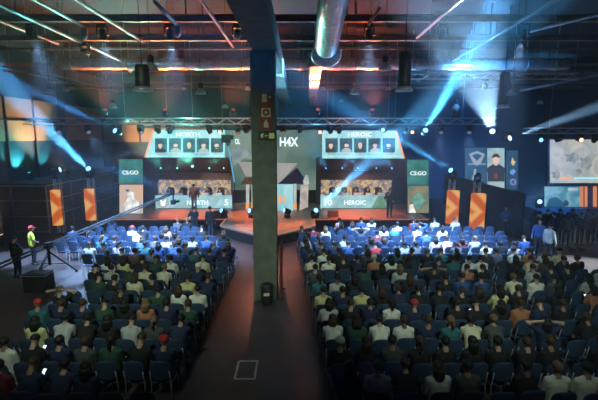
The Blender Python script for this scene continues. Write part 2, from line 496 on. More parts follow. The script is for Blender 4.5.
d = team_desk('long team desk at left with bright screen front and large 5', 155, 232, 'NORTH', '5', 197.5, 226.3)
M_sla = emat('light teal stripe pixels', (.3, .6, .62), .85); slash(d, [(178, 190), (211, 218)], M_sla)
flat('crest', ring(163, 202.5, 6, 5.6, 12), YD - .008, M_scw2, d); flat('crest', [(160, 199), (163, 201.5), (166, 199), (165, 206), (161, 206)], YD - .02, M_scw, d)
d = team_desk('long team desk at right with bright screen front and large 10', 320.5, 391, 'HEROIC', '10', 355, 328.5)
slash(d, [(336, 340), (374, 382)], M_sla)
flat('green_corner', [(378, 195.8), (390.5, 195.8), (390.5, 208.4), (372, 208.4)], YD - .007, emat('green pixels', (.1, .3, .16), .7, (.25, .5, .35), 3.), d)

# centre desk block on the stage
YN = 27.2
t = thing('centre_desk', 'white framed desk block with lit teal front and slanted pale top behind pillar', 'desk', P(272, 212, YN))
for x0, x1 in ((246, 249), (251.5, 254.5), (293.5, 296.5)):
    c = flat('lit_column', rect(x0, 184, x1, 210.5), YN, M_scw2, t, .15); flat('warm_lamp', rect(x0 - .4, 203, x1 + .2, 209), YN - .03, emat('warm lamp glow', (1, .4, .12), .9), c)
flat('screen_front', rect(257, 185, 293, 211), YN + .02, M_teal, t, .5)
text('IN', 281.5, 199, 8, YN - .02, M_orpx, t, 8)
flat('side_panel', [(300.5, 186), (308.5, 184), (308, 207), (299.5, 210.5)], YN + .1, emat('pale side pixels', (.75, .66, .6), .75, (.45, .4, .4), 3.), t, .2)
flat('canopy', [(240, 184.5), (245, 177.5), (257, 177.5), (257, 184.5)], YN - .1, M_tan, t, 1.2)
flat('slanted_board', [(238, 162), (297.5, 163.5), (279, 183.5), (250, 183.5)], YN + .5, emat('pale grey screen', (.42, .42, .4), .75, (.5, .5, .47), 1.), t, .15)
flat('wedge', [(278, 184), (297, 168), (308, 184)], YN + .3, M_navy, t, .4)
flat('end_cap', [(303, 181), (306, 175), (308, 176), (309.5, 184), (304, 185)], YN + .1, M_scw2, t, .3)  # white cap, no screen: its glow stands in for light falling on it

# art panels with signs above them, at both stage ends
M_sgn = emat('teal sign pixels', (.08, .34, .3), .75, (.03, .17, .16), 1.2)
def end_tower(label, x0, x1, yt, ym, yb, art):
    Y = 26.2
    t = thing('banner_tower', label, 'banner', P((x0 + x1) / 2, yb, Y))
    flat('sign_board', rect(x0, yt, x1, ym - .6), Y, M_sgn, t, .2)
    text('CS:GO', (x0 + x1) / 2, (yt + ym) / 2 + .5, 4.0, Y - .02, M_scw, t, 16, .015)
    flat('art_board', rect(x0 + .5, ym + .5, x1 + .3, yb), Y, art[0], t, .2)
    for nm, pts, m in art[1]: flat(nm, pts, Y - .012, m, t)
    for x in (x0 + 1, x1 - 1): MB().tube(P(x, yt + 2, Y + .3), V((P(x, yt, Y + .3).x, P(x, yt, Y + .3).y, .602)), .04).build('post', M_blk, t)


M_a1 = emat('grey orange art pixels', (.5, .5, .5), .95, (.8, .42, .2), .5); M_a2 = emat('white art pixels', (.95, .95, .9), 1.1, (.5, .5, .5), 3.)
M_a3 = emat('gold green art pixels', (.5, .4, .2), .6, (.1, .26, .2), 1.); M_a4 = emat('green art pixels', (.08, .36, .28), .7, (.3, .6, .45), 3.)
end_tower('teal sign over a grey and orange art panel at the left stage end', 119, 141.5, 159.5, 184.5, 213.5, (M_a1, [('figure', [(126, 213), (124, 204), (128, 198), (127, 194), (130, 191), (134, 193), (134, 198), (139, 202), (139, 213)], M_a2), ('figure', rect(126, 189.5, 129, 191.5), M_shirtpx)]))
end_tower('teal sign over a gold and green art panel at the right stage end', 408, 428.5, 160, 185.5, 213, (M_a3, [('figure', [(418, 191), (425, 200), (418, 210), (411.5, 200)], M_a4), ('figure', [(409, 213), (409.5, 205), (413, 204), (416, 213)], M_a2)]))
for lab, x in (('left', 218.5), ('right', 333)):
    c = PZ(x, 216.5, ZS)
    t = thing('floor_monitor', 'black wedge loudspeaker on the stage edge by the %s team desk' % lab, 'loudspeaker', c)
    MB().prism([c + V((-.34, -.2, .003)), c + V((-.34, .28, .003)), c + V((-.34, .28, .34)), c + V((-.34, 0, .34))], (.68, 0, 0)).build('cabinet', M_rubber, t)
    MB().box(c + V((0, -.12, .17)), (.6, .02, .22), Matrix.Rotation(-.52, 3, 'X')).build('grille', M_dark, t)

# ------------------------------------------------------------------ right hand side of the hall
mb = MB(); mb.box((12.5, 28.0, 1.3), (.12, 12.2, 2.6))
struct('wall_partition', mb, M_black)
mb = MB()
for i in range(4): mb.box((12.43, 22.6 + i * 3.2, 1.3), (.02, .05, 2.56))
struct('trim_20', mb, M_dark)
# roll-up pictures on the back wall
YP = 36.6
def poster(label, out, m, parts):
    t = thing('tall_poster', label, 'poster', P((out[0] + out[2]) / 2, out[3], YP))
    flat('sheet', rect(*out), YP, m, t, .06)
    for nm, pts, mm in parts: flat(nm, pts, YP - .015, mm, t)
    MB().tube(P(out[0], out[1], YP), P(out[2], out[1], YP), .05).build('top_bar', M_blk, t)
    return t


M_blusheet = emat('dim blue backlit cloth', (.03, .10, .2), .6, (.05, .16, .28), 1.)
M_pale = emat('pale backlit ink', (.5, .62, .7), .6)
emb = [('emblem', [(469, 154), (477, 151), (485, 154), (481, 163), (477, 166), (473, 163)], M_pale), ('emblem', [(472, 155.5), (477, 153.5), (482, 155.5), (477, 161)], M_blusheet)]
t = poster('dim blue tall poster with pale winged emblem, left of three', (465, 147, 487.3, 187), M_blusheet, [emb[0], ('line', rect(468, 163.5, 486, 164.6), M_pale), ('figure', [(474, 169), (476.5, 169), (475.5, 174), (477.5, 180), (475.5, 180), (474.5, 176), (473, 180), (471.5, 180), (473.5, 174)], M_pale)])
flat('emblem_centre', emb[1][1], YP - .03, M_blusheet, t)
t = poster('bright tall poster of a portrait above red ornament, middle of three', (487.5, 147.5, 504.5, 189), emat('portrait sheet pixels', (.3, .5, .56), .8, (.5, .7, .72), 1.), [('dark_band', rect(487.7, 170, 504.3, 181.5), M_shirtpx), ('red_ornament', [(494, 175), (496, 172), (498, 175), (497.4, 179), (494.6, 179)], emat('red pixels', (.8, .15, .08), .8)), ('white_band', rect(487.7, 183.5, 504.3, 188.8), M_scw2)])
bust(496, 163.5, 9.5, YP - .05, t, M_shirtpx, 0)
t = poster('dim blue tall poster with three small emblems, right of three', (506.5, 150, 518, 190), M_blusheet, [('yellow_emblem', [(511, 163), (512.5, 157), (514, 161), (516, 161.5), (513, 166)], emat('yellow pixels', (.9, .7, .25), .8)), ('blue_emblem', [(510, 171), (513.5, 169), (516, 171.5), (513, 175), (510.5, 174)], emat('blue pixels', (.2, .42, .9), .8)), ('ring_emblem', ring(513, 182, 3, 3.2, 12), emat('violet pixels', (.5, .35, .8), .7))])
flat('ring_centre', ring(513, 182, 1.8, 2, 10), YP - .03, M_blusheet, t)
# side stage with its big picture
YQ = 27.5
t = thing('side_screen', 'large pale game map screen on the right side stage', 'screen', P(590, 186, YQ))
flat('housing', rect(548, 138.5, 640, 186), YQ + .03, M_blk, t, .3)
flat('panel', rect(550, 139.5, 640, 183), YQ, emat('cloudy map pixels', (.38, .43, .42), .8, (.68, .66, .58), .7, (1, 1, 1), 1.5), t)
M_mapd = emat('dark map pixels', (.2, .24, .24), .8, (.45, .47, .45), 3.)
for cx, cy, rx, ry in ((572, 158, 7, 5), (586, 163, 6, 7), (577, 172, 5, 3), (556, 175, 4, 4)): flat('map_patch', [(cx + rx * (1 + .3 * math.sin(k * 2.3)) * math.cos(k * .63), cy + ry * (1 + .3 * math.cos(k * 3.1)) * math.sin(k * .63)) for k in range(10)], YQ - .012, M_mapd, t)
flat('score_bar', rect(560, 177.5, 572, 179), YQ - .03, M_orpx, t); flat('score_bar', rect(574, 177.5, 598, 179), YQ - .03, M_cyanline, t); flat('score_bar', rect(551, 180.5, 640, 181.8), YQ - .03, M_scw2, t)
t = thing('lower_side_screen', 'blue screen with pale figures under the big game map screen', 'screen', P(566, 208, YQ))
flat('panel', rect(546, 187, 580, 207), YQ, emat('blue landscape pixels', (.06, .26, .36), .8, (.3, .55, .62), 1.1, (1, 1, 1), 1.), t, .2)
flat('pale_lettering_block', rect(568, 188.2, 578, 190.5), YQ - .012, M_scw2, t); flat('hill', [(546, 207), (549, 199), (556, 197), (562, 201), (566, 207)], YQ - .012, emat('dark blue pixels', (.02, .1, .14), .8), t)
flat('figure', [(563, 206), (564, 201), (567, 200), (569, 202.5), (568, 206)], YQ - .03, M_shirtpx, t)
t = thing('lit_frame', 'orange lit shelf frame beside the blue lower screen', 'frame', P(592, 208, YQ))
for x0, x1 in ((581, 583.5), (585.5, 587.5), (594, 597)): flat('light_strip', rect(x0, 186.5, x1, 207), YQ - .02, emat('orange strip glow', (.9, .3, .1), .7), t, .1)
flat('back_board', rect(580.5, 186.8, 640, 207), YQ + .2, M_dark, t, .1)
a = P(532, 208, 27)
struct('side_stage', MB().box(((a.x + 31.8) / 2, 29.6, a.z / 2), (31.8 - a.x, 6, a.z)), mat('blue black stage cloth', (.03, .045, .07), .8))
ZQ = a.z
# ------------------------------------------------------------------ steel, pipes and ducts under the ceiling
def w3(i): return nth(i)


rows_y = [(15.0, 9.85, .21), (17.6, 9.8, .21), (19.2, 9.7, .10), (23.4, 9.75, .16), (25.0, 9.6, .12), (26.6, 9.7, .16), (29.2, 9.5, .14), (33.0, 9.6, .22)]
k = 1
for i, (y, z, h) in enumerate(rows_y):
    mb = MB()
    if h > .2:                                  # an I section
        mb.box((7, y, z - h / 2), (49.6, .18, .03)).box((7, y, z + h / 2), (49.6, .18, .03)).box((7, y, z), (49.6, .03, h))
        for x in range(-16, 31, 6): mb.bar((x, y, z + h / 2), (x, y, ZC), .05)
    else:
        mb.box((7, y, z), (49.6, .06, h))
        for x in range(-15, 31, 6): mb.bar((x, y, z), (x, y, ZC), .025)
    k += 1
    struct('beam_%d' % k, mb, M_steelred)


def pipe(label, a, b, r, m, cap=False):
    t = thing('ceiling_pipe', label, 'pipe', b)
    MB().tube(a, b, r, n=10).build('tube', m, t, True)
    if cap: MB().lathe([(r, 0), (r * 2.2, -.06), (r * 2.2, -.3), (r * .8, -.42)], b, 12).build('end_fitting', M_steel, t, True)
    for i in range(3): q = a.lerp(b, (i + .5) / 3); MB().bar(q, (q.x, q.y, ZC), .015).build('hanger_rod', M_steel, t)
    return t


M_pipe = mat('dull white pipe', (.26, .27, .29), .5, .2)
M_pred = mat('red pipe', (.4, .1, .07), .45)
ex = lambda px, py, z=9.6: PZ(px, py, z)
pipe('long pale ceiling pipe running from the top left corner to a pendant fitting', V((-8.7, 5, 9.6)), ex(130, 65), .065, M_pipe, True)
pipe('long pale ceiling pipe slanting in from the upper right edge', V((7.0, 5, 9.6)), ex(415, 83), .055, M_pipe)
pipe('red pipe close to the left edge of the ceiling', V((-10.1, 8, 9.6)), ex(58, 44), .05, M_pred)
pipe('short pipe with end fitting left of the red purlin crossing at upper left', V((-7.4, 7, 9.6)), ex(84, 27), .05, M_pipe, True)
pipe('thin rust coloured pipe between the long pale pipe and the big beam', V((-6.3, 6, 9.6)), ex(143, 42), .06, M_steelred)
pipe('short rust pipe with a dark fitting at its far end', ex(155, 2), ex(177, 25), .06, M_steelred, True)
pipe('thin pipe just left of the big concrete beam', V((-2.75, 6, 9.6)), ex(233, 47), .05, M_steelred)
pipe('short red pipe right of the round silver duct', ex(380, 8), ex(368, 25), .05, M_pred)
pipe('thin red pipe at right of the round duct, under the first purlin', V((4.6, 7, 9.6)), ex(417, 38), .05, M_pred)
pipe('thin grey pipe running back at the far right of the ceiling', V((12, 9, 9.6)), ex(520, 34), .05, M_pipe)
pipe('pale blue lit pipe over the game map screen', P(640, 66, 20), P(520, 91, 24), .07, M_pipe)
pipe('long pipe below the silver foil duct, crossing behind the big beam', P(62, 88, 26), P(545, 88, 26), .06, M_steelred)
pipe('grey conduit running back at left above the wall cladding', P(-30, 60, 17), P(118, 93, 31), .06, M_pipe)
# ducts
t = thing('ceiling_duct', 'long crinkled foil duct crossing the whole ceiling, lit orange and blue', 'duct', (.8, 22, 9.5))
mb = MB(); prof = []
n = 90
for i in range(n + 1): prof.append((.29 + .022 * math.sin(i * 2.1) + .012 * math.sin(i * 5.3), -12.6 + 26.8 * i / n))
mb.lathe(prof, (0, 22, 9.5), 16, Matrix.Rotation(PI / 2, 3, 'Y')).build('foil_tube', M_foil, t, True)
for x in range(-12, 14, 3): MB().lathe([(.325, -.03), (.335, 0), (.325, .03)], (x, 22, 9.5), 16, Matrix.Rotation(PI / 2, 3, 'Y')).bar((x, 22, 9.8), (x, 22, ZC), .02).build('hanger_band', M_steel, t)
t = thing('ceiling_duct', 'box duct running back along the left side from the foil duct end', 'duct', (-12.7, 24, 9.1))
mb = MB().box((-12.9, 25.4, 9.15), (.62, 8.6, .5)); mb.build('duct_box', mat('painted duct', (.34, .26, .26), .5, .3, var=.2), t)
for y in (21.4, 23.5, 25.6, 27.7): MB().box((-12.9, y, 9.15), (.7, .05, .58)).bar((-12.9, y, 9.4), (-12.9, y, ZC), .03).build('flange', M_steel, t)
MB().box((-12.9, 21.6, 9.6), (.6, .6, .9)).build('elbow', M_foil, t)
# round duct with diffuser
a, b = V((.78, 5.5, 9.95)), P(326.5, 47, 14.6)
R = (b - a).normalized().to_track_quat('Z', 'Y').to_matrix()
L = (b - a).length
t = thing('ceiling_duct', 'round silver duct coming overhead with a slotted diffuser at its end', 'duct', b)
MB().lathe([(.40 + .012 * math.sin(i * 2.3), L * i / 40) for i in range(41)], a, 22, R).build('round_tube', M_foil, t, True)
t2 = b + (b - a).normalized() * .0
RD = Matrix.Rotation(math.radians(-35), 3, 'X')
MB().lathe([(.36, .22), (.40, .06), (.54, .02), (.54, -.03), (.47, -.05), (.2, -.03), (.0001, -.03)], b + V((0, .15, -.25)), 24, RD).build('diffuser', M_alu, t, True)
mb = MB()
for i in range(10):
    q = 2 * PI * i / 10; mb.box(b + V((0, .15, -.25)) + RD @ V((.42 * math.cos(q), .42 * math.sin(q), .09)), (.06, .06, .14), RD)
mb.build('diffuser_slot', M_blk, t)
t = thing('ceiling_duct', 'narrow box duct leading away beyond the round duct, lit orange', 'duct', P(316, 62, 16.5))
a, b = P(316, 60, 16.4), P(312, 104, 36); d = b - a
MB().bar(a, b, .5, .42).build('duct_box', M_foil, t)
for f in (0, .2, .4, .6): q = a + d * f; MB().bar(q - d.normalized() * .03, q + d.normalized() * .03, .6, .52).bar(q, (q.x, q.y, ZC), .03).build('flange', M_steel, t)


def duct_drop(label, px, ytop, ybot, wpx, Y):
    b = P(px, ybot, Y); sc = Y / ray(px, ybot).y / FPX; r = wpx * sc * .36
    t = thing('ceiling_vent', label, 'air outlet', b)
    tz = P(px, ytop, Y).z - b.z; MB().tube(b + V((0, 0, tz)), (b.x, b.y, ZC), .015, n=6).build('hanging_rod', M_blk, t)
    MB().lathe([(r, 0), (r * 1.02, .2), (r, tz), (r * .8, tz + .1)], b + V((0, 0, .06)), 18).build('drop_tube', mat('dark duct paint', (.05, .05, .055), .5, .3), t, True)
    MB().lathe([(r, .1), (r * 1.4, .02), (r * 1.4, -.04), (r * .9, -.02), (r * .3, -.05), (.0001, -.05)], b, 20).build('diffuser', M_alu, t, True)


duct_drop('dark round air outlet hanging left, its rim lit orange', 143, 70, 90, 19, 13)
duct_drop('dark round air outlet right of the big silver duct', 404, 57, 90, 17, 14)
duct_drop('dark round air outlet at right by the blue wedge beams', 503, 76, 107, 13, 18)


def pendant(label, px, py, w, Y):
    b = P(px, py, Y); sc = Y / ray(px, py).y / FPX; r = w * sc / 2
    t = thing('pendant_lamp', label, 'lamp', b)
    MB().lathe([(r, 0), (r * 1.02, .02 * r), (r * .92, r * .3), (r * .62, r * .8), (r * .36, r * 1.05), (r * .3, r * 1.1)], b, 18).build('lamp_shade', mat('grey lamp shade', (.4, .4, .42), .4, .3), t, True)
    MB().lathe([(r * .3, r * 1.1), (r * .42, r * 1.2), (r * .42, r * 1.9), (r * .2, r * 2.05), (.0001, r * 2.05)], b, 14).build('ballast_box', M_dark, t, True)
    MB().ell(b + V((0, 0, r * .45)), (r * .32, r * .32, r * .4)).build('bulb', mat('unlit bulb', (.7, .7, .68), .2), t, True)
    MB().tube(b + V((0, 0, r * 2)), (b.x, b.y, ZC), .012, n=5).build('hanging_rod', M_blk, t)


for lab, px, py, w, Y in (('large bell shaped pendant lamp in front of the left air outlet', 151, 71, 15, 13.4), ('orange lit bell pendant lamp midway between left outlet and pillar', 201, 94, 10.5, 18), ('bell pendant lamp at right of the round duct end', 385, 70, 13.5, 15),
                          ('orange lit bell pendant lamp right of the narrow box duct', 355, 94, 11, 18), ('small far pendant lamp left of the pillar', 225, 108, 6.5, 27), ('small pendant lamp under the box duct at left', 113, 108, 8.5, 24),
                          ('bell pendant lamp near the left wall cladding', 50, 95, 11.5, 17), ('small pendant lamp close beside the left wall lamp', 66, 91, 6, 22), ('bell pendant lamp beside the right air outlet', 512, 95, 11, 17.5),
                          ('small far pendant lamp between the right blue beams', 456, 109, 8.5, 24), ('tiny pendant lamp far back over the left portrait screen', 184, 90, 5.5, 26), ('tiny far pendant lamp right of the pillar', 341, 102, 5.5, 28),
                          ('small pendant lamp just left of the pillar, near the duct', 248, 90, 6.5, 24), ('tiny pendant lamp right of the box duct', 323, 90, 6, 24), ('tiny pendant lamp over the right portrait screen', 388, 90, 6, 24), ('tiny far pendant lamp at far right', 540, 104, 6, 28)):
    pendant(lab, px, py, w, Y)


# ------------------------------------------------------------------ trusses
def truss(label, x0, x1, Y, z, hgt, dep, m, step=.55, rods=5):
    t = thing('lighting_truss', label, 'truss', ((x0 + x1) / 2, Y, z))
    c = [(dy, dz) for dy in (-dep / 2, dep / 2) for dz in (-hgt / 2, hgt / 2)]
    for dy, dz in c: MB().tube((x0, Y + dy, z + dz), (x1, Y + dy, z + dz), .03, n=8).build('chord', m, t, True)
    mb = MB(); n = int((x1 - x0) / step)
    for i in range(n):
        a, b = x0 + (x1 - x0) * i / n, x0 + (x1 - x0) * (i + 1) / n
        if i % 2: a, b = b, a
        for dy in (-dep / 2, dep / 2): mb.bar((a, Y + dy, z - hgt / 2), (b, Y + dy, z + hgt / 2), .022)
        for dz in (-hgt / 2, hgt / 2): mb.bar((a, Y - dep / 2, z + dz), (b, Y + dep / 2, z + dz), .02)
    mb.build('lattice', m, t)
    for i in range(rods): x = x0 + (x1 - x0) * (i + .5) / rods; MB().bar((x, Y, z - hgt / 2), (x, Y, ZC), .02).build('hanging_rod', M_steel, t)
    return t


YT, ZT = 23.6, 6.6
truss('long front lighting truss spanning the stage, lit orange near the pillar', -15.9, 11.4, YT, ZT, .34, .34, M_alu, rods=7)
truss('dark rear lighting truss just above the portrait screens', -11.2, 8.2, 28.6, 6.55, .3, .3, M_blk, rods=5)
truss('lighting truss in front of the game map screen at right', 12.9, 24, 23.2, 6.05, .3, .3, M_alu, rods=4)
truss('long thin dark truss above the right air outlet', 5.2, 13.4, 20, 8.6, .26, .26, M_alu, rods=4)

# ------------------------------------------------------------------ moving heads: yoke lamps that carry the beams
_base = MB().box((0, 0, -.05), (.3, .24, .1)).mesh('base', M_blk)
_yoke = MB().box((-.17, 0, -.24), (.05, .12, .3)).box((.17, 0, -.24), (.05, .12, .3)).box((0, 0, -.12), (.38, .14, .05)).mesh('yoke', M_blk)
_head = MB().lathe([(.05, -.2), (.11, -.16), (.13, 0), (.14, .14), (.135, .17), (.12, .17)], (0, 0, 0), 16).mesh('lamp_head', M_blk, True)
_lens = MB().lathe([(.118, .168), (.08, .182), (.0001, .187)], (0, 0, 0), 16).mesh('lens', M_blk, True)
LENS = {}


def head(label, loc, target, col=None, power=0, angle=6, up=False, glow=6., blend=.4, rs=.06, sc=1., cat='stage light'):
    """a moving-head lamp; up=True stands on its base, else it hangs"""
    loc = V(loc); s = -1 if up else 1
    t = thing('moving_head_spotlight', label, cat, loc); t.scale = (sc, sc, sc)
    for nm, me in (('base', _base), ('yoke', _yoke)):
        o = mobj(nm, me, t); az = math.atan2(target[1] - loc.y, target[0] - loc.x) - PI / 2
        o.rotation_euler = (PI if up else 0, 0, az)
    h = mobj('lamp_head', _head, t, (0, 0, -.33 * s)); c = loc + V((0, 0, -.33 * s * sc)); d = (V(target) - c).normalized()
    h.rotation_mode = 'QUATERNION'; h.rotation_quaternion = d.to_track_quat('Z', 'Y')
    ln = mobj('lens', _lens.copy(), h)
    if col and power:
        key = (tuple(col), glow)
        if key not in LENS: LENS[key] = emat('lit lens %d' % len(LENS), [.12 + .88 * q for q in col], min(glow, 3.5))
        ln.data.materials[0] = LENS[key]
        spot(c + d * (.22 * sc), target, col, power, angle, blend, rs * (2. if sc > 1.2 else 1.))
    return t


BLU = (.05, .36, 1.); CYA = (.10, .5, 1.); WHB = (.36, .66, 1.); ORG = (1., .15, .02); TEA = (.15, .9, .75)
KB = globals().get('KBEAM', 1.)
ZH = ZT - .19


def on_truss(px, Y=YT, z=ZH): return V((P(px, 120, Y).x, Y, z))


# totem towers with glowing orange banners at both sides of the seats
M_orb = None
def orange_mat():
    m = bpy.data.materials.new('orange chevron pixels'); m.use_nodes = True; nt = m.node_tree; b = nt.nodes['Principled BSDF']
    tc = nt.nodes.new('ShaderNodeTexCoord'); sx = nt.nodes.new('ShaderNodeSeparateXYZ'); nt.links.new(tc.outputs['Object'], sx.inputs[0])
    ab = nt.nodes.new('ShaderNodeMath'); ab.operation = 'ABSOLUTE'; nt.links.new(sx.outputs['Z'], ab.inputs[0])
    ad = nt.nodes.new('ShaderNodeMath'); ad.operation = 'ADD'; nt.links.new(ab.outputs[0], ad.inputs[0]); nt.links.new(sx.outputs['X'], ad.inputs[1])
    fr = nt.nodes.new('ShaderNodeMath'); fr.operation = 'PINGPONG'; fr.inputs[1].default_value = .55; nt.links.new(ad.outputs[0], fr.inputs[0])
    r = nt.nodes.new('ShaderNodeValToRGB'); r.color_ramp.elements[0].position = .12; r.color_ramp.elements[1].position = .34
    r.color_ramp.elements[0].color = (1, .5, .14, 1); r.color_ramp.elements[1].color = (.7, .13, .012, 1)
    nt.links.new(fr.outputs[0], r.inputs['Fac']); nt.links.new(r.outputs['Color'], b.inputs['Emission Color'])
    b.inputs['Emission Strength'].default_value = .72; b.inputs['Base Color'].default_value = (.02, .01, .01, 1)
    return m


M_orb = orange_mat()
def totem(label, px, y0, y1, wpx, Y):
    a, b = P(px - wpx / 2, y0, Y), P(px + wpx / 2, y1, Y)
    a.z, b.z = P(px, y0, Y).z, P(px, y1, Y).z
    cx, w = (a.x + b.x) / 2, b.x - a.x
    t = thing('banner_totem', label, 'banner', (cx, Y, 0))
    cz = (a.z + b.z) / 2
    MB().box((cx, Y, cz), (w, .3, a.z - b.z)).build('banner', M_orb, t, loc=(cx, Y, cz))
    top = P(px, y0 - 11, Y).z
    mb = MB()
    for dx in (-.16, .16):
        for dy in (-.1, .1): mb.tube((cx + dx, Y + .3 + dy, .05), (cx + dx, Y + .3 + dy, top), .025, n=6)
    n = int(top / .4)
    for i in range(n):
        s = 1 if i % 2 else -1
        for dy in (-.1, .1): mb.bar((cx - .16 * s, Y + .3 + dy, .05 + i * (top - .1) / n), (cx + .16 * s, Y + .3 + dy, .05 + (i + 1) * (top - .1) / n), .015)
    mb.build('truss_post', M_alu, t); MB().box((cx, Y + .3, .03), (.7, .7, .06)).build('base_plate', M_blk, t)
    MB().box((cx, Y + .3, top + .01), (.45, .35, .03)).build('top_plate', M_blk, t)
    return V((cx, Y + .3, top + .03))


tl1 = totem('tall glowing orange totem banner nearest the left black box room', 56.5, 190, 225, 11, 23)
tl2 = totem('tall glowing orange totem banner, second at left, nearer the stage', 90, 189, 220, 10.5, 24.4)
tr1 = totem('tall glowing orange totem banner at right, nearer the stage', 452.5, 190.5, 223.5, 9, 24.4)
tr2 = totem('tall glowing orange totem banner at right, beside the black partition', 477.5, 193.5, 229, 10.5, 23)
# ------------------------------------------------------------------ people: one continuous body grown round a posed skeleton
M_skin = [mat('skin light', (.52, .33, .24), .55, var=.08), mat('skin tan', (.38, .22, .15), .55, var=.08), mat('skin brown', (.2, .11, .075), .55, var=.08)]
M_eye = mat('eye', (.02, .018, .016), .25, var=.05)
HAIR = {'black': mat('black hair', (.012, .01, .009), .6, bump=.3, bscale=60), 'brown': mat('brown hair', (.05, .028, .016), .6, bump=.3, bscale=60), 'dark blond': mat('dark blond hair', (.16, .1, .05), .6, bump=.3, bscale=60)}
CLOTH = {'white': (.72, .72, .68), 'cream': (.62, .58, .42), 'pale yellow': (.62, .6, .3), 'light grey': (.42, .44, .45), 'grey': (.2, .21, .22), 'dark grey': (.06, .065, .07), 'black': (.013, .013, .015), 'navy': (.015, .025, .07), 'blue': (.03, .08, .26),
         'teal': (.03, .14, .16), 'dark green': (.025, .07, .05), 'green': (.08, .16, .12), 'red': (.42, .035, .035), 'maroon': (.13, .02, .025), 'orange': (.4, .17, .09), 'pink': (.55, .3, .32), 'brown': (.12, .07, .045), 'yellow hi-vis': (.75, .8, .1)}
def cloth(n): return mat('%s cloth' % n, CLOTH[n], .85, var=.12, scale=9)
M_jean = mat('dark jeans', (.02, .028, .05), .85, scale=12); M_shoe = mat('dark shoes', (.02, .02, .02), .6)


def capsule(mb, a, b, ra, rb, n=12, m=4):
    a, b = V(a), V(b); x, y, d = frame_of(b - a if (b - a).length > 1e-5 else V((0, 0, 1))); rings = []
    for k in range(m + 1): t = -PI / 2 + PI / 2 * k / m; rings.append((a + d * (ra * math.sin(t)), max(1e-4, ra * math.cos(t))))
    for k in range(m + 1): t = PI / 2 * k / m; rings.append((b + d * (rb * math.sin(t)), max(1e-4, rb * math.cos(t))))
    vs = [p + x * (r * math.cos(2 * PI * i / n)) + y * (r * math.sin(2 * PI * i / n)) for p, r in rings for i in range(n)]
    fs = [(k * n + i, k * n + (i + 1) % n, (k + 1) * n + (i + 1) % n, (k + 1) * n + i) for k in range(len(rings) - 1) for i in range(n)]
    fs += [tuple(range(n - 1, -1, -1)), tuple((len(rings) - 1) * n + i for i in range(n))]
    mb.add(vs, fs)


def voxel(mb, size, ratio):
    me = mb.mesh('grow', M_skin[0]); o = bpy.data.objects.new('grow', me); COL.objects.link(o)
    r = o.modifiers.new('r', 'REMESH'); r.mode = 'VOXEL'; r.voxel_size = size
    s = o.modifiers.new('s', 'SMOOTH'); s.factor = .5; s.iterations = 3
    dg = bpy.context.evaluated_depsgraph_get(); out = bpy.data.meshes.new_from_object(o.evaluated_get(dg))
    bpy.data.objects.remove(o); return out


def decim(me, ratio):
    o = bpy.data.objects.new('grow', me); COL.objects.link(o)
    d = o.modifiers.new('d', 'DECIMATE'); d.ratio = ratio
    dg = bpy.context.evaluated_depsgraph_get(); out = bpy.data.meshes.new_from_object(o.evaluated_get(dg))
    bpy.data.objects.remove(o); out.polygons.foreach_set('use_smooth', [True] * len(out.polygons)); return out


def hand(bones, wrist, d, palm, side, curl, k=1.):
    """palm and five bent fingers; d = pointing direction, palm = palm normal, side = direction of the thumb"""
    d = d.normalized(); palm = (palm - d * palm.dot(d)).normalized(); s = d.cross(palm)
    if s.dot(side) < 0: s = -s
    c = wrist + d * .05
    for q in (-.026, 0, .026): bones.append((wrist + d * .012 + s * q * .6, wrist + d * .085 + s * q, .016, .014, 'hand'))
    for q, ln in ((.034, .072), (.011, .082), (-.012, .076), (-.034, .06)):
        b0 = wrist + d * .088 + s * q; d1 = (d + palm * curl * .5).normalized(); d2 = (d + palm * curl * 1.6).normalized()
        b1 = b0 + d1 * ln * .5 * k; b2 = b1 + d2 * ln * .5 * k
        bones.append((b0, b1, .0098, .009, 'finger')); bones.append((b1, b2, .009, .008, 'finger'))
    t0 = wrist + d * .03 + s * .03; t1 = t0 + (s * .8 + d * .7 + palm * .3).normalized() * .04; t2 = t1 + (d + s * .1 + palm * (.3 + curl * .5)).normalized() * .032
    bones.append((t0, t1, .0125, .0105, 'finger')); bones.append((t1, t2, .0105, .009, 'finger'))


class Pose: pass


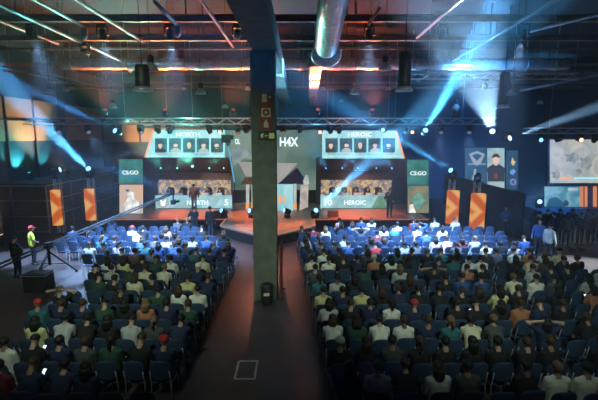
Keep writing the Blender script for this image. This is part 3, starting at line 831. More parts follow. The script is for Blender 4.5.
def make_pose(hip=.565, lean=(0, .0), chest=.47, head_pitch=0., head_yaw=0., arms=None, legs='sit', female=False, tilt=0.):
    """skeleton facing +y. lean=(x, y) shift of the chest over the hip; arms = two (elbow, wrist, dir, palm) sets"""
    p = Pose(); b = []
    H = V((0, -.02, hip)); C = H + V((lean[0], lean[1], math.sqrt(max(.01, chest ** 2 - lean[0] ** 2 - lean[1] ** 2))))
    up = (C - H).normalized(); k = .92 if female else 1.
    mid = H.lerp(C, .5) - V((0, .035 if lean[1] > .15 else .0, 0))
    sx = V((1, 0, tilt)).normalized()
    for s in (-1, 1):
        b.append((H + sx * .085 * s, mid + sx * .08 * s * k, .105, .1 * k, 'pelvis')); b.append((mid + sx * .08 * s * k, C - up * .13 + sx * .085 * s * k, .1 * k, .108 * k, 'torso'))
        b.append((C - up * .13 + sx * .085 * s * k, C - up * .03 + sx * .1 * s * k, .108 * k, .075 * k, 'torso'))
    b.append((H, mid, .11, .1, 'pelvis')); b.append((mid, C - up * .08, .1, .1, 'torso'))
    SH = [C - up * .02 + sx * (.185 * s * k) for s in (-1, 1)]
    b.append((SH[0], SH[1], .062 * k, .062 * k, 'torso')); b.append((C - up * .03, C + up * .06, .075, .055, 'torso'))
    nk = (up * .8 + V((0, .35, .5)) * .4).normalized()
    N = C + up * .05; HB = N + nk * .058
    b.append((N, HB + nk * .02, .06 * k, .053 * k, 'neck'))
    for s in (-1, 1): b.append((N + nk * .01 + sx * .02 * s, SH[(s + 1) // 2].lerp(C, .25) + up * .012, .042, .05, 'torso'))
    R = Matrix.Rotation(head_yaw, 3, 'Z') @ Matrix.Rotation(-head_pitch, 3, 'X') @ Matrix.Rotation(tilt * 1.5, 3, 'Y')
    HC_ = HB + nk * .02 + R @ V((0, .025, .095))
    p.hc, p.hr = HC_, R
    hb = lambda a, c, r0, r1, t='head': b.append((HC_ + R @ V(a), HC_ + R @ V(c), r0, r1, t))
    hb((0, -.03, .03), (0, .015, .035), .088, .082); hb((0, .0, -.03), (0, .03, -.05), .068, .058); hb((0, .03, -.05), (0, .055, -.088), .05, .03)
    hb((-.03, .035, -.03), (.03, .035, -.03), .05, .05); hb((0, .08, .01), (0, .104, -.028), .009, .014); hb((-.03, .072, .026), (.03, .072, .026), .014, .014)
    hb((-.017, .083, -.062), (.017, .083, -.062), .008, .008)
    for s in (-1, 1): hb((.084 * s, -.012, .018), (.082 * s, -.006, -.022), .014, .01)
    for i, s in enumerate((-1, 1)):
        e, w, d, pm = [V(q) for q in arms[i]]
        b.append((SH[i], SH[i].lerp(e, .45), .062 * k, .052 * k, 'uarm')); b.append((SH[i].lerp(e, .45), e, .052 * k, .041 * k, 'uarm2'))
        b.append((e, e.lerp(w, .4), .043 * k, .041 * k, 'farm')); b.append((e.lerp(w, .4), w, .041 * k, .027 * k, 'farm2'))
        hand(b, w, d, pm, V((-s, 0, .4)), .55)
    for s in (-1, 1):
        hp = H + V((.09 * s, .02, -.01))
        if legs == 'sit': kn, an, to = V((.13 * s, .42, hip - .05)), V((.14 * s, .40, .1)), V((.155 * s, .56, .035))
        elif legs == 'tuck': kn, an, to = V((.15 * s, .41, hip - .05)), V((.12 * s, .27, .1)), V((.14 * s, .43, .035))
        else:
            a = legs if isinstance(legs, (int, float)) else 0
            kn, an, to = V((.1 * s, .03 + .1 * a * s, hip * .52)), V((.11 * s, -.02 + .2 * a * s, .09)), V((.13 * s, .15 + .2 * a * s, .035))
        b.append((hp, hp.lerp(kn, .5), .092, .08, 'thigh')); b.append((hp.lerp(kn, .5), kn, .08, .06, 'thigh'))
        b.append((kn, kn.lerp(an, .4), .058, .055, 'shin')); b.append((kn.lerp(an, .4), an, .055, .036, 'shin2'))
        b.append((an + V((0, -.03, -.05)), to, .042, .033, 'foot' if s < 0 else 'footr'))
    p.bones = b
    return p


def grow(p, size=.0115, body_n=2600):
    mb = MB()
    for a, c, r0, r1, t in p.bones: capsule(mb, a, c, r0, r1)
    me = voxel(mb, size, 1)
    nv = len(me.vertices); tags = []
    bl = [(a, c - a, max(1e-9, (c - a).length_squared), r0, r1, t) for a, c, r0, r1, t in p.bones]
    for v in me.vertices:
        q = v.co; best = 9; tg = None
        for a, d, l2, r0, r1, t in bl:
            w = q - a; u = w.dot(d) / l2; u = 0. if u < 0 else 1. if u > 1 else u
            e = (w - d * u).length - (r0 + (r1 - r0) * u)
            if e < best: best = e; tg = (t, u)
        tags.append(tg)
    nor = [v.normal.copy() for v in me.vertices]; cos = [v.co.copy() for v in me.vertices]
    pol = [tuple(f.vertices) for f in me.polygons]

    def garment(name, keep, off, n):
        ok = [keep(t, u) for t, u in tags]
        mp = {}; vs = []; fs = []
        for f in pol:
            if all(ok[i] for i in f):
                for i in f:
                    if i not in mp: mp[i] = len(vs); w = off * (1 + .45 * noise.noise(cos[i] * 14)); vs.append(cos[i] + nor[i] * w)
                fs.append(tuple(mp[i] for i in f))
        g = MB(); g.v = vs; g.f = fs; g.m = [0] * len(fs)
        return decim(g.mesh(name, M_jean, True), min(1, n / max(1, len(fs) * 2)))
    p.shirt = garment('shirt', lambda t, u: t in ('torso', 'pelvis', 'uarm') or (t == 'uarm2' and u < .6), .013, 1000)
    p.jacket = garment('shirt', lambda t, u: t in ('torso', 'pelvis', 'uarm', 'uarm2', 'farm') or (t == 'farm2' and u < .95), .015, 1300)
    p.trousers = garment('trousers', lambda t, u: t in ('thigh', 'pelvis', 'shin') or (t == 'shin2' and u < .96), .009, 900)
    p.shoes = [garment('shoe', lambda t, u: t == 'foot', .007, 120), garment('shoe', lambda t, u: t == 'footr', .007, 120)]
    me2 = decim(me, min(1., body_n / (len(pol) * 2)))
    # eyes set into the face (same mesh, second material)
    eb = MB(); eb.v = [v.co.copy() for v in me2.vertices]; eb.f = [tuple(f.vertices) for f in me2.polygons]; eb.m = [0] * len(eb.f); eb.mi = 1
    for s in (-1, 1): eb.ell(p.hc + p.hr @ V((.031 * s, .0815, .006)), (.012, .007, .007), 8, 5)
    p.body = eb.mesh('person', [M_skin[0], M_eye], True)
    p.hair = {}
    return p


def hair_mesh(kind):
    """a shell round the skull in head coordinates (face toward +y)"""
    mb = MB(); n, m = 22, 12; vs = []
    for j in range(m + 1):
        t = PI * .64 * j / m
        for i in range(n):
            a = 2 * PI * i / n; d = V((math.sin(t) * math.sin(a), -math.sin(t) * math.cos(a), math.cos(t)))
            r = V((.098 * d.x, .118 * d.y, .104 * d.z)); lim = 1.
            q = r + V((0, -.008, .038))
            if q.y > .045 and q.z < .07: q = V((q.x, .045 + (q.y - .045) * .2, max(q.z, .068)))       # the hairline over the brow
            if abs(q.x) > .07 and q.y > -.01 and q.z < .02: q.z = .02
            q += d * (.009 * noise.noise(q * 55)); vs.append(q)
    fs = [(j * n + i, j * n + (i + 1) % n, (j + 1) * n + (i + 1) % n, (j + 1) * n + i) for j in range(m) for i in range(n)]
    mb.add(vs, fs + [tuple(range(n))])
    if kind == 'long':
        for i in range(7):
            a = math.radians(-72 + 24 * i); s_, c_ = math.sin(a), math.cos(a)
            mb.path([(.085 * s_, -.01 - .1 * c_, .03), (.1 * s_, -.02 - .105 * c_, -.06), (.098 * s_, -.03 - .1 * c_, -.15), (.08 * s_, -.035 - .085 * c_, -.22)], .03, 8)
    if kind == 'tail':
        mb.path([(0, -.11, .06), (0, -.15, .04), (0, -.165, -.04), (0, -.15, -.13)], .028, 8); mb.ell((0, -.125, .055), (.03, .03, .03))
    if kind == 'cap':
        mb = MB(); mb.lathe([(.108, .03), (.11, .06), (.098, .11), (.06, .145), (.0001, .155)], (0, -.012, 0), 18)
        mb.prism([(-.08, .06, .045), (.08, .06, .045), (.06, .17, .03), (0, .19, .028), (-.06, .17, .03)], (0, 0, .012))
    return mb.mesh('hair' if kind != 'cap' else 'cap', HAIR['black'], True)


HM = {k: hair_mesh(k) for k in ('short', 'long', 'tail', 'cap')}
up_, dn = (0, 0, 1), (0, 0, -1)
def lap(y=.3, x=.14, z=.665): return [((-.225, .05, .72), (-x, y, z), (.25, .95, -.12), dn), ((.225, .05, .72), (x, y, z), (-.25, .95, -.12), dn)]


SIT = [
    ('with hands on the lap', make_pose(arms=lap())),
    ('leaning forward on the knees', make_pose(lean=(0, .24), head_pitch=-.1, legs='tuck', arms=[((-.22, .3, .69), (-.06, .42, .74), (.6, .7, .2), dn), ((.22, .3, .69), (.06, .42, .74), (-.6, .7, .2), dn)])),
    ('with both hands behind the head', make_pose(lean=(0, -.03), arms=[((-.42, .03, 1.2), (-.13, -.06, 1.27), (.9, -.35, .1), (0, 1, 0)), ((.42, .03, 1.2), (.13, -.06, 1.27), (-.9, -.35, .1), (0, 1, 0))])),
    ('with folded arms', make_pose(lean=(.02, -.02), arms=[((-.23, .1, .78), (.03, .19, .82), (.95, .05, .05), (0, -1, 0)), ((.23, .1, .75), (-.03, .23, .78), (-.95, .05, .05), (0, -1, 0))])),
    ('looking down at the hands', make_pose(lean=(0, .08), head_pitch=.55, arms=[((-.225, .12, .74), (-.05, .33, .78), (.5, .7, .35), (0, -.3, 1)), ((.225, .12, .74), (.05, .33, .78), (-.5, .7, .35), (0, -.3, 1))])),
    ('leaning to the right', make_pose(lean=(.04, .03), tilt=-.08, head_yaw=-.3, arms=[((-.22, .06, .72), (-.08, .32, .665), (.2, .95, -.1), dn), ((.225, .06, .74), (.2, .28, .67), (-.2, .9, -.2), dn)])),
    ('leaning to the left', make_pose(lean=(-.04, .03), tilt=.08, head_yaw=.35, arms=[((-.225, .06, .74), (-.2, .28, .67), (.2, .9, -.2), dn), ((.22, .06, .72), (.08, .32, .665), (-.2, .95, -.1), dn)])),
    ('with the chin on one hand', make_pose(lean=(.03, .17), head_pitch=.05, legs='tuck', arms=[((-.25, .22, .7), (-.1, .4, .68), (.3, .9, -.1), dn), ((.19, .33, .7), (.07, .33, .96), (-.25, .1, .9), (-.4, -.9, 0))])),
    ('slim, hands together in the lap', make_pose(female=True, head_yaw=.2, arms=lap(.28, .06, .67))),
]
ST = {
    'side': make_pose(hip=.93, chest=.5, legs=.0, arms=[((-.27, .0, 1.13), (-.29, .06, .89), (0, .2, -1), (1, 0, 0)), ((.27, .0, 1.13), (.29, .06, .89), (0, .2, -1), (-1, 0, 0))]),
    'mic': make_pose(hip=.93, chest=.5, legs=.15, arms=[((-.29, .02, 1.14), (-.22, .2, 1.0), (.5, .8, .2), (1, 0, 0)), ((.3, .1, 1.16), (.13, .24, 1.36), (-.4, .35, .8), (-.4, -.6, 0))]),
    'clasp': make_pose(hip=.93, chest=.5, legs=.05, arms=[((-.29, .04, 1.14), (-.05, .2, 1.0), (.85, .3, -.15), (0, -1, 0)), ((.29, .04, 1.14), (.05, .2, 1.0), (-.85, .3, -.15), (0, -1, 0))]),
    'shoot': make_pose(hip=.93, chest=.5, legs=.1, arms=[((-.27, .2, 1.2), (-.08, .3, 1.5), (.3, .3, .8), (.6, -.6, 0)), ((.27, .2, 1.2), (.08, .3, 1.5), (-.3, .3, .8), (-.6, -.6, 0))]),
}
for nm, p in SIT: grow(p)
for p in ST.values(): grow(p, .010, 5000)
M_phone = emat('phone screen', (.8, .95, 1.), 1.6)


def person(label, p, loc, rotz, shirt, hair='black', style='short', skin=0, long_sleeve=False, trousers=None, group=None, cap='black', sc=1.):
    root = mobj('person', p.body); root.location = loc; root.rotation_euler = (0, 0, rotz); root.scale = (sc, sc, sc)
    root.material_slots[0].link = 'OBJECT'; root.material_slots[0].material = M_skin[skin]
    tag(root, label, 'person', group)
    def wear(n, me, m, **k):
        o = mobj(n, me, root); o.material_slots[0].link = 'OBJECT'; o.material_slots[0].material = m; return o
    wear('jacket' if long_sleeve else 'shirt', p.jacket if long_sleeve else p.shirt, cloth(shirt))
    wear('trousers', p.trousers, trousers or M_jean); [wear('shoe', q, M_shoe) for q in p.shoes]
    h = wear('cap' if style == 'cap' else 'hair', HM[style], cloth(cap) if style == 'cap' else HAIR[hair])
    h.matrix_local = Matrix.Translation(p.hc) @ p.hr.to_4x4()
    return root


# ------------------------------------------------------------------ the stackable blue chair
M_seat = mat('blue chair fabric', (.03, .058, .12), .75, var=.15, scale=8, bump=.1, bscale=60)
M_cleg = mat('pale metal chair frame', (.55, .56, .6), .35, .6)
_cs = MB()
_cs.plate(.43, .42, .05, .06, .0)
_cs.v = [V((p.x, -p.z + .0, p.y + .425 - .02 * max(0, p.z * 2) ** 2)) for p in _cs.v]
C_seat = _cs.mesh('seat', M_seat, True)
_cb = MB().plate(.46, .50, .04, .17, .05)
Rb = Matrix.Rotation(.16, 3, 'X')
_cb.v = [Rb @ V((p.x, p.y, p.z)) + V((0, -.293, .745)) for p in _cb.v]
C_back = _cb.mesh('backrest', M_seat, True)
def _leg(s, front):
    if front: return MB().path([(.205 * s, -.19, .4), (.205 * s, .17, .4), (.21 * s, .2, .37), (.225 * s, .22, .001)], .0125, 6).mesh('leg', M_cleg, True)
    return MB().path([(.21 * s, -.30, .74), (.21 * s, -.245, .5), (.21 * s, -.225, .4), (.225 * s, -.275, .001)], .0125, 6).mesh('leg', M_cleg, True)
C_legs = [_leg(s, f) for s in (-1, 1) for f in (True, False)]


def chair_new(loc):
    t = thing('stacking_chair', '', 'chair', loc)
    mobj('seat', C_seat, t); mobj('backrest', C_back, t)
    for me in C_legs: mobj('leg', me, t)
    return t


# ------------------------------------------------------------------ seats
rng = random.Random(11)
seats = []
PITCH_X, ROW0, NROW = .575, 7.15, 15
for r in range(NROW):
    y = ROW0 + r * 1.0
    xl1 = -2.98 if y < 17.6 else -3.5 if y < 18.6 else -4.2 if y < 19.6 else -4.9 if y < 20.6 else -5.5; xl0 = -7.3 if y < 15.9 else (-9.3 if y < 17.4 else -11.2)
    xr0 = .92 - .07 * (y - 8); xr1 = 10.9 if y < 16 else 10.3
    if y > 19.5: xr0 = 1.6
    lim = (y * .988 + .75) * 299 / 400 + .3
    for blk, a, s, end in (('left', xl1, -1, xl0), ('right', xr0, 1, xr1)):
        i = 0; x = a
        while (x > end if s < 0 else x < end):
            i += 1
            if abs(x) < lim: seats.append([blk, r, i, x + rng.uniform(-.02, .02), y + rng.uniform(-.05, .05), rng.uniform(-.06, .06)])
            x += s * PITCH_X
print('SEATS', len(seats))
far = sorted(seats, key=lambda q: q[4] ** 2 + q[3] ** 2)
indiv = set(id(q) for q in far[:300]); base = None
EMPTY_LAB = {True: 'blue fabric chair under a seated person', False: 'empty blue fabric chair'}
# who sits where
PAL_BACK = ['white'] * 9 + ['cream'] * 6 + ['pale yellow'] * 2 + ['light grey'] * 4 + ['teal'] * 5 + ['green'] * 1 + ['dark green'] * 4 + ['black'] * 20 + ['navy'] * 12 + ['dark grey'] * 6 + ['blue'] * 3 + ['red'] * 2 + ['orange', 'pink', 'maroon', 'brown']
PAL_FRONT = ['black'] * 6 + ['navy'] * 4 + ['blue'] * 3 + ['white'] * 6 + ['light grey'] * 4 + ['pink', 'pink', 'red', 'maroon', 'dark grey', 'dark grey', 'teal']
rest = MB(); npeople = 0; phones = 0; lastk = -1
for q in seats:
    blk, r, i, x, y, rz = q
    if r >= 11: occ = .5 if blk == 'left' else (.2 if x > 5.5 else .55)
    elif r >= 8: occ = .72
    else: occ = .80
    if r >= 9 and blk == 'right' and x > 8: occ *= .5
    sit = rng.random() < occ and npeople < 300 and not (i > 1 and lastk == 2)
    where = '%s row from the back, %s from the aisle, %s block' % (nth(r + 1), nth(i), blk)
    if id(q) in indiv:
        c = chair_new((0, 0, 0)) if base is None else dup(base)
        if base is None: base = c
        c.location = (x, y, 0); c.rotation_euler = (0, 0, rz)
        c['label'] = '%s chair, %s' % ('occupied blue' if sit else 'empty blue', where); c['category'] = 'chair'; c['group'] = 'blue chairs in rows, %s block' % blk
    else:
        Mx = Matrix.Translation((x, y, 0)) @ Matrix.Rotation(rz, 4, 'Z')
        for me, mi in [(C_seat, 0), (C_back, 0)] + [(m, 1) for m in C_legs]:
            rest.mi = mi; rest.add([Mx @ v.co for v in me.vertices], [tuple(f.vertices) for f in me.polygons])
    if not sit: lastk = -1; continue
    npeople += 1
    pal = PAL_FRONT if r >= 9 else PAL_BACK
    sh = rng.choice(pal)
    k = rng.choices(range(len(SIT)), [7, 3, 1.6, 3, 3, 2, 2, 2, 4])[0]
    if (k in (2, 5, 6) and lastk >= 0) or (k in (1, 2, 7) and lastk in (5, 6)): k = 0
    lastk = k; nm, p = SIT[k]
    style = rng.choices(['short', 'long', 'tail', 'cap'], [9, 2, 1, .8] if k != 8 else [1, 6, 3, 0])[0]
    hc = rng.choices(['black', 'brown', 'dark blond'], [7, 4, 1])[0]; ls = rng.random() < .25
    cp_c = rng.choice(['black', 'red', 'white', 'navy'])
    o = person('person in %s %s, %s' % (sh, 'jacket' if ls else 'shirt', where), p, (x, y + .02, .012 + rng.uniform(0, .01)), rz + rng.uniform(-.06, .06), sh, hc, style, rng.choices([0, 1, 2], [6, 4, 1])[0], ls, group='seated audience, %s block' % blk, cap=cp_c)
    if k == 4 and phones < 14 and rng.random() < .5:
        phones += 1
        Rz = Matrix.Rotation(o.rotation_euler.z, 3, 'Z'); c = o.location + Rz @ V((0, .44, .865)); Rp = Rz @ Matrix.Rotation(-.9, 3, 'X')
        t = thing('phone', 'lit phone, %s' % where, 'phone', c, 0, 'phones held in the seats')
        MB().box(c, (.075, .012, .15), Rp).build('case', M_rubber, t); MB().box(c + Rp @ V((0, -.0075, 0)), (.068, .003, .138), Rp).build('display', M_phone, t)
o = rest.build('stacking_chair', [M_seat, M_cleg], loc=(0, 20.5, 0)); o['kind'] = 'stuff'; tag(o, 'farthest blue chairs of the front rows, nearest the stage', 'chairs')
print('PEOPLE', npeople, 'CHAIRS', len(indiv), 'rest', len(seats) - len(indiv))

# ------------------------------------------------------------------ people who stand
c = PZ(395, 222.5, ZS); person('presenter in dark grey jacket standing at right on the stage front with microphone', ST['mic'], (c.x, 25.2, ZS + .012), PI - .2, 'dark grey', 'brown', 'short', 0, True, sc=1.06)
pc = V((c.x, 25.2, ZS)); Rz = Matrix.Rotation(PI - .2, 3, 'Z')
t = thing('microphone', 'small black microphone in the hand of the presenter on stage', 'microphone', pc + Rz @ V((.075, .29, 1.5)))
a, b = pc + Rz @ V((.09, .29, 1.47)), pc + Rz @ V((.05, .245, 1.64))
MB().tube(a, b, .014, .017).build('handle', M_blk, t); MB().ell(b, (.027, .027, .03)).build('grille', M_grey, t)
c = P(194, 209, 27.4); person('person in black standing before the left team desk screen front', ST['side'], (c.x, 27.5, ZS + .012), .1, 'black', long_sleeve=True, sc=1.05)
c = PZ(497, 237, 0); person('guard in blue shirt standing before the black partition at right', ST['clasp'], (11.9, 22.6, .003), PI - .4, 'blue', 'black', 'short', 1, True)
c = PZ(192, 240, 0); person('photographer in black standing at the front of the left seats, camera raised', ST['shoot'], (-6.0, 22.45, .003), .5, 'black', 'black', long_sleeve=True)
t = thing('photo_camera', 'black photo camera raised by the photographer before the left seats', 'camera', (-5.75, 22.7, 1.55))
Rc = Matrix.Rotation(.5, 3, 'Z'); c = V((-6.0, 22.45, 1.56)) + Rc @ V((0, .37, .05))
MB().box(c, (.14, .07, .1), Rc).build('camera_body', M_rubber, t); MB().tube(c + Rc @ V((0, .035, 0)), c + Rc @ V((0, .17, 0)), .038, .042, 12).build('lens', M_blk, t, True)
c = P(205, 240, 21.7); person('person in black standing beside the photographer at the aisle end', ST['side'], (-5.1, 22.5, .003), -.3, 'black', 'black', 'short', 1, True)
person('person in yellow hi-vis vest over dark clothes standing by the camera crane', ST['clasp'], (-11.95, 17.4, .003), -.8, 'yellow hi-vis', 'black', 'cap', 1, False, cap='red')
person('crane operator in black standing behind the camera crane base', ST['clasp'], (-11.5, 15.7, .003), -.3, 'black', 'black', 'short', 0, True)
for i, (px, py, sh, ang) in enumerate(((537, 255, 'blue', 2.6), (547, 261, 'light grey', -1.2))):
    c = PZ(px, py, 0); person('person in %s standing in the passage beyond the right seats' % sh, ST['side'], (c.x, c.y, .003), ang, sh, 'black', 'short', 0, True)
# the dim crowd behind the barrier at right
for i in range(14):
    x = 12.75 + .72 * (i % 7) + (.3 if i > 6 else 0); yy = (20.6 if i < 7 else 21.6) + .25 * rng.random()
    sh = ['black', 'navy', 'dark grey', 'black', 'maroon', 'black', 'navy', 'dark grey', 'black', 'dark grey', 'navy', 'black', 'dark grey', 'black'][i]
    person('person in %s behind the right barrier, %s from left in the %s line' % (sh, nth(i % 7 + 1), 'front' if i < 7 else 'rear'), ST[('side', 'clasp')[i % 2]], (x, yy, .003), rng.uniform(-.5, .5), sh, 'black', ('short', 'long')[i % 5 == 2], 0, True, group='standing crowd behind the right barrier')
for i in range(3):
    x0 = 12.2 + i * 2.1
    t = thing('crowd_barrier', 'grey metal barrier before the standing crowd at right, %s from left' % nth(i + 1), 'barrier', (x0 + 1, 19.9, 0), 0, 'barriers at right')
    MB().path([(x0, 19.9, .08), (x0, 19.9, 1.05), (x0 + .06, 19.9, 1.1), (x0 + 1.94, 19.9, 1.1), (x0 + 2, 19.9, 1.05), (x0 + 2, 19.9, .08)], .018).build('outer_tube', M_dark, t, True)
    mb = MB().tube((x0, 19.9, .2), (x0 + 2, 19.9, .2), .015)
    for k in range(1, 14): mb.tube((x0 + k * 2 / 14, 19.9, .2), (x0 + k * 2 / 14, 19.9, 1.1), .008, n=5)
    mb.build('bar_grille', M_dark, t)
    for dx in (.2, 1.8): MB().box((x0 + dx, 19.9, .04), (.06, .6, .08)).build('foot', M_dark, t)

# ------------------------------------------------------------------ players at the team desks
M_gch = mat('dark gaming chair', (.02, .02, .024), .5)
M_monb = mat('pale monitor back', (.5, .52, .55), .4)
gc0 = None
for lab, x0, x1, shs in (('left', 162, 226, ['navy', 'navy', 'navy', 'navy', 'navy']), ('right', 327, 386, ['maroon', 'dark grey', 'maroon', 'maroon', 'maroon'])):
    for i in range(5):
        x = P(x0 + (x1 - x0) * (i + .5) / 5, 196, YD + .8).x; y = YD + 1.14
        if gc0 is None:
            gc0 = thing('gaming_chair', '', 'chair', (x, y, ZS + .003))
            MB().box((x, y, 1.03), (.5, .48, .08)).build('seat', M_gch, gc0)
            mb = MB().plate(.5, .85, .09, .15, -.03); mb.v = [V((p.x + x, p.y * -1 + y + .31 + .05 * (p.z + .4), p.z + 1.55)) for p in mb.v]; mb.build('backrest', M_gch, gc0, True)
            MB().tube((x, y, .68), (x, y, 1.0), .03).build('column', M_blk, gc0)
            mb = MB()
            for k in range(5): mb.bar((x, y, .67), (x + .28 * math.cos(k * 1.257), y + .28 * math.sin(k * 1.257), .64), .05)
            mb.build('star_base', M_blk, gc0); g = gc0
        else: g = dup(gc0, (x, y, ZS + .003))
        tag(g, 'dark gaming chair at the %s team desk, %s from the left' % (lab, nth(i + 1)), 'chair', 'gaming chairs at the team desks')
        p = SIT[(0, 4, 0, 8, 4)[i]][1]
        person('player in %s shirt with headset at the %s team desk, %s from the left' % (shs[i], lab, nth(i + 1)), p, (x, y - .05, ZS + .05), PI, shs[i], ('brown', 'black')[i % 2], 'short', 0, False, group='players at the %s team desk' % lab)
        R = p.hr; hc = V((x, y - .05, ZS + .05)) + Matrix.Rotation(PI, 3, 'Z') @ p.hc; RR = Matrix.Rotation(PI, 3, 'Z') @ R
        t = thing('headset', 'black headset worn by the %s player from the left at the %s desk' % (nth(i + 1), lab), 'headset', hc, 0, 'headsets of the players')
        MB().path([hc + RR @ V((.115 * math.cos(a), -.01, .02 + .135 * math.sin(a))) for a in [PI * k / 10 for k in range(11)]], .012, 6).build('band', M_blk, t)
        for s in (-1, 1): MB().ell(hc + RR @ V((.112 * s, -.005, .0)), (.025, .045, .05)).build('ear_cup', M_blk, t, True)
        mx = x + .0
        t = thing('monitor', 'monitor back facing the hall on the %s team desk, %s from the left' % (lab, nth(i + 1)), 'monitor', (mx, YD + .36, 1.286), 0, 'monitors on the team desks')
        MB().box((mx, YD + .36, 1.56), (.54, .04, .32)).build('screen_case', M_monb, t); MB().box((mx, YD + .385, 1.56), (.5, .012, .28)).build('display', emat('blue monitor glow', (.2, .4, .9), 1.2), t)
        MB().box((mx, YD + .34, 1.37), (.05, .03, .16)).build('stand', M_blk, t); MB().box((mx, YD + .36, 1.293), (.22, .16, .012)).build('foot', M_blk, t)

# ------------------------------------------------------------------ camera crane at left
PV = V((-10.35, 16.0, 1.28)); HD = V((-7.0, 22.0, 2.62)); d = (HD - PV).normalized(); RE = PV - d * 2.6
t = thing('camera_crane', 'long black camera crane on a tripod reaching over the left seats', 'camera crane', (-10.35, 16.0, 0))
mb = MB()
sx, sy, _ = frame_of(d)
for o1, o2 in ((-.07, -.07), (.07, -.07), (.07, .07), (-.07, .07)): mb.tube(RE + sx * o1 + sy * o2, HD + (sx * o1 + sy * o2) * .6, .02, n=6)
n = 26
for i in range(n):
    s = 1 if i % 2 else -1
    for o2 in (-.06, .06): mb.bar(RE.lerp(HD, i / n) + sx * .06 * s + sy * o2, RE.lerp(HD, (i + 1) / n) - sx * .06 * s + sy * o2, .014)
mb.build('arm', mat('matt black tube', (.02, .024, .03), .75), t)
MB().box(PV, (.22, .3, .26)).build('pivot_head', M_blk, t); MB().tube((-10.35, 16, .45), PV - V((0, 0, .12)), .06).build('column', M_blk, t)
for k in range(3):
    a = 2 * PI * k / 3 + .5; f = V((-10.35 + .95 * math.cos(a), 16 + .95 * math.sin(a), .05))
    l = MB().tube(PV - V((0, 0, .25)), f, .035, .03).bar(V((-10.35, 16, .5)), PV.lerp(f, .7), .03).build('leg', M_blk, t)
    MB().tube(f + V((0, -.05, 0)), f + V((0, .05, 0)), .05, n=12).build('wheel', M_rubber, l)
for k in range(3): MB().box(RE + d * (.15 + .16 * k), (.34, .1, .34)).build('counterweight', M_dark, t)
MB().tube(HD, HD - V((0, 0, .35)), .04).build('remote_head', M_blk, t)
h = MB().box(HD - V((0, 0, .5)), (.2, .34, .24)).build('film_camera', M_rubber, t); MB().tube(HD + V((.1, .1, -.5)), HD + V((.22, .3, -.5)), .06, .07).build('lens', M_blk, h)
MB().box(PV - d * 1.2 + V((.1, -.1, .34)), (.34, .05, .24)).build('monitor', M_dark, t)
# black cases round its foot
for lab, c, s in (('black flight case behind the camera crane', (-9.75, 14.35, .36), (.8, .6, .7)), ('low black flight case at the left of the camera crane', (-12.2, 14.6, .26), (.9, .6, .5))):
    b = thing('flight_case', lab, 'case', (c[0], c[1], 0)); c = V(c)
    MB().box(c + V((0, 0, .0)), s).build('body', mat('case board', (.025, .026, .03), .5), b); MB().box(c + V((0, 0, s[2] / 2 - .06)), (s[0] + .02, s[1] + .02, .03)).build('trim_edge', M_alu, b)
    for dx in (-1, 1):
        for dy in (-1, 1): MB().ell((c.x + dx * (s[0] / 2 - .08), c.y + dy * (s[1] / 2 - .08), .006), (.012, .012, .006)).build('caster', M_rubber, b)
# the blue lit tube lamp with a dark head over the left desk corner
a, b = P(228, 146, 27.9), P(234.5, 182, 27.9)
t = thing('tube_lamp_pole', 'pole with bright blue lit tube and dark camera head right of the left desk', 'lamp pole', (b.x, 27.9, ZS))
MB().tube((b.x, 27.9, ZS + .02), b, .03).build('pole', M_blk, t); MB().tube(b, a, .045).build('blue_tube', emat('blue tube glow', (.1, .55, .9), .8), t)
MB().box((b.x, 27.9, ZS + .012), (.5, .5, .02)).build('base_plate', M_blk, t)
MB().ell(a + V((0, 0, .12)), (.14, .14, .14)).build('joint', M_grey, t, True); MB().box(a + V((-.1, 0, .5)), (.62, .4, .55)).box(a + V((.25, 0, .6)), (.3, .3, .3)).build('camera_head', M_blk, t)
# ------------------------------------------------------------------ beams
B = 60000. * KB
head('bright lamp on the second left totem, its blue beam aimed high left', tl2, P(-40, 40, 15), CYA, 2.2 * B, 8, True, 14, sc=1.3)
head('small lamp on the first left totem with a thin beam to the right', tl1, P(230, 128, 25), CYA, 1.5 * B, 3.5, True, 8, sc=1.3)
head('bright lamp on the right totem by the stage, beam aimed up left', tr1, P(330, 95, 20), CYA, 2.2 * B, 5, True, 14, sc=1.3)
head('dark lamp on the right totem by the black partition', tr2, P(600, 60, 15), None, 0, 5, True)
head('truss lamp at far left sending a thin blue beam to the left edge', on_truss(117), P(-60, 45, 16), BLU, 3.5 * B, 4, False, 4, sc=1.3)
head('truss lamp right of the portrait screens, wide blue beam aimed overhead', on_truss(425), P(535, -60, 13), (.07, .42, 1.), 5. * B, 7, False, 18, sc=1.3)
head('truss lamp at right with a broad pale beam aimed up left', on_truss(493.5, 23.6), P(472, 58, 14), WHB, .8 * B, 11, False, 18, sc=1.3)
head('lamp on the right truss corner with a broad pale beam to the right edge', on_truss(508, 23.2, 6.0), P(660, 85, 17), WHB, 1.6 * B, 7, False, 12, sc=1.3)
head('truss lamp right of the pillar, blue beam hitting the pillar top', on_truss(384), P(264, 70, 11.5), BLU, .3 * B, 5, False, 6)
c = PZ(311, 224, ZS); head('bright floor lamp at the right corner of the thrust stage', V((1.0, 24.95, ZS + .003)), P(440, 95, 15), CYA, 5 * B, 4.5, True, 22, sc=1.3)
head('bright floor lamp at the left corner of the thrust stage', V((-4.75, 24.95, ZS + .003)), P(120, 172, 21), BLU, 3 * B, 4, True, 16, sc=1.3)
head('small floor lamp on the stage just left of the pillar', V((-3.0, 25.1, ZS + .003)), P(150, 195, 20), BLU, 1. * B, 4, True, 14, sc=1.3)
head('small floor lamp on the stage just right of the pillar', V((-.75, 25.1, ZS + .003)), P(200, 190, 23), BLU, 1. * B, 4, True, 14, sc=1.3)
c = P(541, 199, 26.9)
